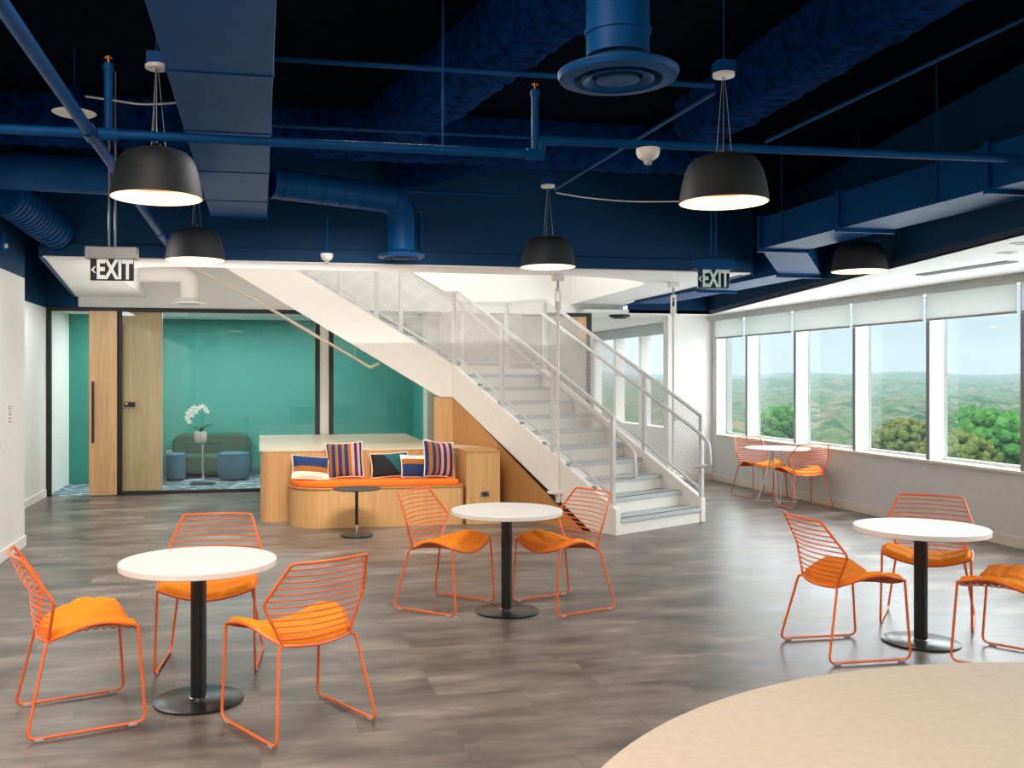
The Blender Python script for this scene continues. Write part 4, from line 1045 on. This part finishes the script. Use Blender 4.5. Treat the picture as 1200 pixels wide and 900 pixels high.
MB().tube([(XDG, 9.0, ZDG), (XDG, 9.05, ZDG)], .04, 14).obj('coupling', PDK, dp)
pipe_thing('conduit', 'thin navy conduit crossing high behind the sprinkler pipe', [(XL, 7.0, 3.40), (x0-.02, 7.0, 3.40)], .014, cat='conduit')
pipe_thing('conduit', 'thin navy conduit high in the centre running into the large diffuser', [PD(322, 69, 6.1), PD(838, 101, 5.55)], .016, cat='conduit')
pipe_thing('conduit', 'second thin navy conduit just above the central sprinkler pipe', [PD(320, 147, 7.3), PD(640, 162, 7.3)], .013, cat='conduit')
pipe_thing('conduit', 'thin diagonal navy rod rising to the upper right corner', [PD(897, 166, 6.4), PD(1215, 15, 5.0)], .011, cat='conduit')
pipe_thing('conduit', 'diagonal navy conduit between the middle and upper right pendant canopies', [PD(650, 222, 8.55), PD(838, 108, 5.62)], .011, cat='conduit')
bs = PY(493, 292, YB-.05)
t = pipe_thing('sprinkler_riser', 'short upright navy sprinkler stub at the bulkhead beside the round duct', [(bs.x, YB-.05, bs.z), (bs.x, YB-.05, bs.z+.36)], .02)
MB().lathe([(.006, bs.z+.36), (.006, bs.z+.385), (.018, bs.z+.388), (.018, bs.z+.393), (0, bs.z+.393)], 12, (bs.x, YB-.05, 0)).obj('sprinkler_head', BRASS, t)
pipe_thing('conduit', 'navy conduit low across the bulkhead face behind the pendants', [PD(400, 218, 9.5), PD(480, 224, 9.6), PD(610, 229, 9.65)], .014, cat='conduit')
# rectangular duct beside the windows
t = empty('rectangular_duct', 'blue rectangular duct along the gap beside the window-side ceiling', 'duct', (0, 0, 0))
zd = 2.95
MB().box(4.77, -5, zd, 5.25, 8.6, zd+.3).obj('main_run', PDK, t, bevel=.005)
MB().hexa([(4.77, 8.6, zd), (5.25, 8.6, zd), (6.06, 9.6, zd-.13), (5.54, 9.6, zd-.13)], [(4.77, 8.6, zd+.3), (5.25, 8.6, zd+.3), (6.06, 9.6, zd+.17), (5.54, 9.6, zd+.17)]).obj('offset_piece', PDK, t, bevel=.005)
MB().box(5.56, 9.6, zd-.12, 6.06, 13.8, zd+.16).obj('far_run', PDK, t, bevel=.005)
for y, xx0, xx1, zz in ((7.3, 4.74, 5.28, zd), (5.6, 4.74, 5.28, zd), (8.6, 4.74, 5.28, zd), (9.6, 5.52, 6.09, zd-.13), (11.6, 5.53, 6.09, zd-.12)):
    MB().box(xx0, y-.02, zz-.03, xx1, y+.02, zz+.32).obj('flange', PDK, t)
for y in (6.1, 8.2): MB().tube([(4.76, y, zd), (4.76, y, ZD)], .006, 6).obj('hanger', PDK, t)

# white duct elbow and diffuser in the stair-well opening
dw = PD(222, 356, 13.2)
t = empty('white_duct', 'white painted duct elbow with round diffuser in the stairwell ceiling recess', 'duct', (dw.x, dw.y, 0))
MB().tube(fillet([(-.8, .1, 3.12), (0, 0, 3.12), (0, 0, 2.78)], .22, 10), .12, 20).obj('elbow', LAMW, t)
MB().lathe([(.23, 2.71), (.24, 2.72), (.13, 2.78)], 32).lathe([(.15, 2.695), (.0, 2.70)], 24).obj('diffuser_ring', LAMW, t)

# ------------------------------------------------------------------ pendant lamps
def pendant(u, v, label, zr=2.69):
    d_ = F*(H-zr)/(v-YH); p = PD(u, v, d_)
    t = empty('pendant_lamp', label, 'pendant lamp', (p.x, p.y, zr), group='dark dome pendant lamps')
    R_ = .25; hh = .262
    prof = [(R_, 0), (R_*.985, .03), (R_*.93, .11), (R_*.87, .17), (R_*.79, .215), (R_*.68, .245), (R_*.52, .260), (.03, .263), (0, .263)]
    m = MB(); m.lathe(prof, 56); m.f = [f for f in m.f if len(f) == 4]; m.m = m.m[:len(m.f)]
    m.obj('lamp_shade', LAMPB, t)
    inn = [(R_, 0), (R_-.008, -.001), (R_*.95, .03), (R_*.89, .105), (R_*.83, .16), (R_*.74, .205), (R_*.5, .235), (0, .24)]
    MB().open_lathe(inn, 56).obj('inner_reflector', LAMPI, t)
    MB().lathe([(0, .085), (R_*.84, .085), (R_*.84, .092), (0, .092)], 40).obj('diffuser', LAMPE, t)
    MB().lathe([(.028, .26), (.024, .30), (.006, .31)], 14).obj('cord_grip', LAMPB, t)
    MB().tube([(0, 0, .30), (0, 0, .72)], .0035, 6).obj('cord', BLACK, t)
    for k_ in range(3):
        a = 2*PI*k_/3; MB().tube([(.05*math.cos(a), .05*math.sin(a), .262), (.008*math.cos(a), .008*math.sin(a), .72)], .0016, 5).obj('suspension_wire', GALV, t)
    MB().lathe([(0, .715), (.06, .715), (.062, .72), (.062, .735), (0, .735)], 28).obj('canopy', LAMW, t)
    MB().box(-.05, -.05, .735, .05, .05, .80).obj('junction_box', PDK, t)
    MB().tube([(0, 0, .80), (0, 0, ZD-zr)], .005, 6).obj('threaded_rod', PDK, t)
    l = bpy.data.lights.new('pendant_light', 'AREA'); l.shape = 'DISK'; l.size = .42; l.energy = 9; l.color = (1, .84, .66)
    lo = bpy.data.objects.new('pendant_light', l); lo.parent = t; lo.location = (0, 0, .08); COL.objects.link(lo)
    return t
pendant(183.5, 232, 'largest dark dome pendant lamp, at upper left before the flat duct')
pendant(229, 305, 'smaller dark dome pendant lamp at left, beside the left exit sign')
pendant(642, 313, 'dark dome pendant lamp in the middle, above the stair')
pendant(848, 237.5, 'large dark dome pendant lamp at upper right of centre')
pendant(1007, 318, 'dim dark dome pendant lamp at right under the blue duct')

# ------------------------------------------------------------------ exit signs
def text_obj(name, txt, size, mat, parent, loc, ext=.0015, sx=1.0):
    cu = bpy.data.curves.new(name, 'FONT'); cu.body = txt; cu.size = size; cu.extrude = ext; cu.offset = size*.032
    cu.align_x = 'CENTER'; cu.align_y = 'CENTER'; cu.materials.append(mat)
    o0 = bpy.data.objects.new(name, cu); COL.objects.link(o0); bpy.context.view_layer.update()
    me = bpy.data.meshes.new_from_object(o0.evaluated_get(bpy.context.evaluated_depsgraph_get())); bpy.data.objects.remove(o0); me.name = name
    o = bpy.data.objects.new(name, me); COL.objects.link(o); o.parent = parent; o.location = loc; o.rotation_euler = (PI/2, 0, 0); o.scale = (sx, 1, 1)
    return o
def exit_sign(u, v, d_, wpx, hpx, label, panel, lettm, arrow, bw_, bh_, bmat, zt):
    p = PD(u, v, d_); k_ = d_/F; w_, h_ = wpx*k_, hpx*k_
    t = empty('exit_sign', label, 'exit sign', (p.x, p.y, p.z), -YAW*0.35)
    MB().box(-w_/2, -.008, -h_/2, w_/2, .008, h_/2).obj('sign_panel', panel, t, bevel=.002)
    text_obj('lettering', 'EXIT', h_*1.24, lettm, t, (.018 if arrow else 0, -.0095, -.003), sx=.33*w_/h_)
    if arrow:
        x_ = -w_/2+.018; a_ = h_*.16
        MB().extrude([(x_-.012, -.0095, 0), (x_+.012, -.0095, a_), (x_+.022, -.0095, a_*.9), (x_+.004, -.0095, 0), (x_+.022, -.0095, -a_*.9), (x_+.012, -.0095, -a_)], (0, .002, 0)).obj('arrow', lettm, t)
    b0 = h_/2
    MB().box(-bw_*k_/2, -.05, b0, bw_*k_/2, .05, b0+bh_*k_).obj('housing', bmat, t, bevel=.004)
    for dx in (-.022, .022): MB().tube([(dx, 0, b0+bh_*k_-.005), (dx, 0, zt-p.z)], .008, 8).obj('stem', bmat, t)
    return t
exit_sign(131.5, 316.5, 7.1, 49, 25, 'black exit sign with white letters and left arrow, at left', SIGNB, SIGNW, True, 58, 14, GALV, ZD)
exit_sign(836, 327, 8.6, 39, 22, 'mirror-faced exit sign with pale letters, hanging right of the stair', SIGNC, plain('exit_letters_pale_green', (214, 236, 222), .4), True, 48, 12, NAVYM, ZD)

# ------------------------------------------------------------------ small ceiling fittings
def disc(u, v, d_, r, label, name='ceiling_speaker', up=.0):
    p = PD(u, v, d_); t = empty(name, label, name.replace('_', ' '), (p.x, p.y, p.z))
    MB().lathe([(0, -.006), (r*.9, -.004), (r, .004), (r*.7, .012), (0, .012)], 32).obj('face', LAMW, t)
    MB().lathe([(r*.6, .012), (r*.45, .16), (0, .16)], 24).obj('can', NAVYD, t)
    MB().tube([(0, 0, .15), (0, 0, ZD-p.z)], .006, 6).obj('hanger', PDK, t)
disc(87, 133, 6.6, .145, 'white round ceiling speaker behind the thick diagonal pipe, upper left')
def detector(u, v, d_, label, r, zt, p=None):
    p = p or PD(u, v, d_); t = empty('smoke_detector', label, 'smoke detector', (p.x, p.y, p.z))
    MB().lathe([(r, .03), (r, .005), (r*.85, -.02), (r*.45, -.04), (r*.40, -.04), (0, -.04)], 28).obj('body', LAMW, t)
    MB().lathe([(r*.36, -.04), (r*.34, -.06), (r*.2, -.066), (0, -.066)], 20).obj('sensor_tip', GREYP, t)
    MB().tube([(0, 0, .03), (0, 0, zt-p.z)], .012, 8).obj('stem', PDK, t)
pA = Vector((xe+.1, YP, ZP2)); pB = PZ(1206, 186.5, ZP2); tt = min(np.linspace(0, 1, 400), key=lambda q: abs(((pA.x+(pB.x-pA.x)*q)*CA-(pA.y+(pB.y-pA.y)*q)*SA)/((pA.x+(pB.x-pA.x)*q)*SA+(pA.y+(pB.y-pA.y)*q)*CA)-(759-X0)/F))
detector(759, 176, 5.6, 'white smoke detector hung under the pipe right of the big diffuser', .07, ZP2, pA.lerp(pB, float(tt))-Vector((0, 0, .055)))
detector(383, 301, 9.4, 'small white smoke detector at the bulkhead above the stair rail', .06, ZC+.4)
MBc = catmull([PD(100, 113, 6.4), PD(130, 117, 6.5), PD(165, 122, 6.6), PD(200, 121, 6.7), PD(225, 118, 6.8)], 20)
tag(MB().tube(MBc, .007, 6).obj('cable', LAMW), 'thin white cable looping from the ceiling speaker to the flat duct', 'cable')
MBc = catmull([PD(652, 226, 8.6), PD(690, 232, 8.7), PD(740, 236, 8.8), PD(800, 236, 8.9)], 20)
tag(MB().tube(MBc, .006, 6).obj('cable', LAMW), 'thin white cable sagging right from the middle pendant canopy', 'cable')
# left wall notice and switch
p = PX(11, 484, XL); t = empty('wall_notice', 'small white paper notice with an orange line on the left wall', 'notice', (XL, p.y, p.z), PI/2)
MB().box(-.10, -.004, -.10, .10, 0, .10).obj('sheet', PAPER, t)
m = MB()
for z in (.06, .045, -.005, -.02, -.05): m.box(-.05, -.0052, z-.003, .05, -.0035, z+.003)
m.box(-.01, -.0052, .01, .01, -.0035, .03)
m.obj('print_lines', INK, t); MB().box(-.07, -.0052, -.085, .07, -.0035, -.075).obj('orange_line', REDINK, t)
p = PX(4, 523, XL); t = empty('light_switch', 'slim white switch plate on the left wall below the notice', 'switch', (XL, p.y, p.z), PI/2)
MB().box(-.035, -.006, -.06, .035, 0, .06).obj('plate', LAMW, t, bevel=.003); MB().box(-.014, -.010, -.03, .014, -.005, .03).obj('rocker', PAPER, t, bevel=.002)
p = PX(3, 285, XL); t = empty('fire_alarm', 'small strobe fitting high on the left wall at the picture edge', 'alarm', (XL, p.y-.05, p.z), PI/2)
MB().box(-.06, -.03, -.10, .06, 0, .10).obj('housing', NAVYM, t, bevel=.005); MB().lathe([(.02, 0), (.024, .02), (0, .03)], 12, (0, -.03, -.03), Matrix.Rotation(PI/2, 3, 'X')).obj('lens', LAMW, t)
# framed door seen above the far guardrail
p0, p1 = PY(612, 366, YG-.01), PY(693, 445, YG-.01)
struct('trim_7', MB().box(p0.x, YG-.03, p0.z-.06, p1.x, YG, p0.z).box(p1.x-.09, YG-.03, 0, p1.x, YG, p0.z-.06), BLACKF)
struct('door_2', MB().box(p0.x, YG-.022, 0, p1.x-.09, YG-.002, p0.z-.06), plain('taupe_metal_door', (168, 158, 148), .45, .3))
struct('trim_8', MB().box(p1.x-.23, YG-.027, p0.z-.42, p1.x-.09, YG-.022, p0.z-.06), OAKDOOR)

# ------------------------------------------------------------------ outdoors: wooded hills seen through the windows
GZ = -26.0
rng = np.random.default_rng(5)
NR, NA = 420, 560
rad = 55*np.power(3600/55, np.linspace(0, 1, NR)); ang = np.linspace(math.radians(18), math.radians(115), NA)
Rg, Ag = np.meshgrid(rad, ang, indexing='ij'); X_ = Rg*np.sin(Ag); Y_ = Rg*np.cos(Ag)
base = GZ+7*np.sin(X_/210+1.1)*np.cos(Y_/160+.4)*np.clip(Rg/900, 0, 1)+np.clip((Rg-700)/2900, 0, 1)*34+7*np.sin(Ag*23+.5)*np.clip((Rg-1500)/2000, 0, 1)+4*np.sin(Ag*61)*np.clip((Rg-900)/2000, 0, 1)
cell = 11.0
gx_, gy_ = X_/cell, Y_/cell; best = np.full(X_.shape, 9.0)
jx = rng.random((1024, 1024)); jy = rng.random((1024, 1024)); jh = rng.random((1024, 1024))
hb = np.zeros(X_.shape); tint = np.zeros(X_.shape)
for dx in (-1, 0, 1):
    for dy in (-1, 0, 1):
        ix = np.floor(gx_).astype(int)+dx; iy = np.floor(gy_).astype(int)+dy
        a_, b_ = ix % 1024, iy % 1024
        d2 = (gx_-ix-jx[a_, b_])**2+(gy_-iy-jy[a_, b_])**2
        hgt = 6.0+6.0*jh[a_, b_]; h_ = hgt*np.sqrt(np.clip(1-d2/0.6, 0, 1)); tint = np.where(h_ > hb, jx[b_, a_], tint); hb = np.maximum(hb, h_)
Z_ = base+hb
vs = np.stack([X_, Y_, Z_], -1).reshape(-1, 3)
idx = np.arange(NR*NA).reshape(NR, NA)
fs = np.stack([idx[:-1, :-1], idx[1:, :-1], idx[1:, 1:], idx[:-1, 1:]], -1).reshape(-1, 4)
me = bpy.data.meshes.new('forest'); me.from_pydata(vs.tolist(), [], fs.tolist()); me.materials.append(FOREST)
ca_ = me.color_attributes.new('species', 'FLOAT_COLOR', 'POINT'); ca_.data.foreach_set('color', np.repeat(tint.reshape(-1, 1), 4, 1).astype(np.float32).ravel())
me.polygons.foreach_set('use_smooth', [True]*len(me.polygons))
fo = bpy.data.objects.new('forest', me); COL.objects.link(fo)
tag(fo, 'hazy wooded hills stretching to the horizon outside the windows', 'forest', kind='stuff')
hm = bpy.data.materials.new('haze'); hm.use_nodes = True; t_ = hm.node_tree; t_.nodes.clear()
o_ = N(t_, 'ShaderNodeOutputMaterial'); vsc = N(t_, 'ShaderNodeVolumeScatter'); vsc.inputs['Color'].default_value = (.62, .85, 1, 1); vsc.inputs['Density'].default_value = 0.00023
vab = N(t_, 'ShaderNodeVolumeAbsorption'); vab.inputs['Color'].default_value = (0, 0, 0, 1); vab.inputs['Density'].default_value = 0.00015; vad = N(t_, 'ShaderNodeAddShader')
t_.links.new(vsc.outputs[0], vad.inputs[0]); t_.links.new(vab.outputs[0], vad.inputs[1]); t_.links.new(vad.outputs[0], o_.inputs['Volume'])
hz_ = MB().box(40, -1200, GZ-6, 4200, 4200, 140).obj('haze', hm, smooth=0); tag(hz_, 'pale blue haze over the wooded hills outside', 'haze', kind='stuff')
def tree(u, vt, d_, w_, label, mat):
    p = PD(u, vt, d_); hz = p.z-GZ; t = empty('broadleaf_tree', label, 'tree', (p.x, p.y, GZ), group='trees outside the windows')
    MB().tube([(0, 0, 0), (0, 0, hz*.55)], .5, 8, rr=[.6, .3]).obj('trunk', BARK, t)
    m = MB(); m.blob((0, 0, hz*.74), w_*.36, 2, .14, (1, 1, hz*.20/(w_*.36)))
    for k_ in range(230):
        a = random.random()*2*PI; el_ = math.asin(random.uniform(-.6, 1.0))
        r_ = w_*.42*random.uniform(.78, 1.0); m.blob((r_*math.cos(a)*math.cos(el_), r_*math.sin(a)*math.cos(el_), hz*.74+hz*.24*math.sin(el_)*random.uniform(.85, 1)), w_*random.uniform(.04, .085), 2, .28)
    m.obj('crown', mat, t, smooth=180)
tree(1175, 481, 150, 17, 'bright green broadleaf tree nearest the glass at the right edge', LEAFA)
tree(1122, 505, 140, 13, 'olive green tree low in the right-hand window', LEAFB)
tree(1140, 478, 260, 15, 'pale green tree farther back, between the two near trees', LEAFA)
tree(1062, 492, 200, 15, 'olive tree behind the second window from the right', LEAFB)
tree(915, 476, 230, 14, 'dark green tree in the second window from the end wall', LEAFA)
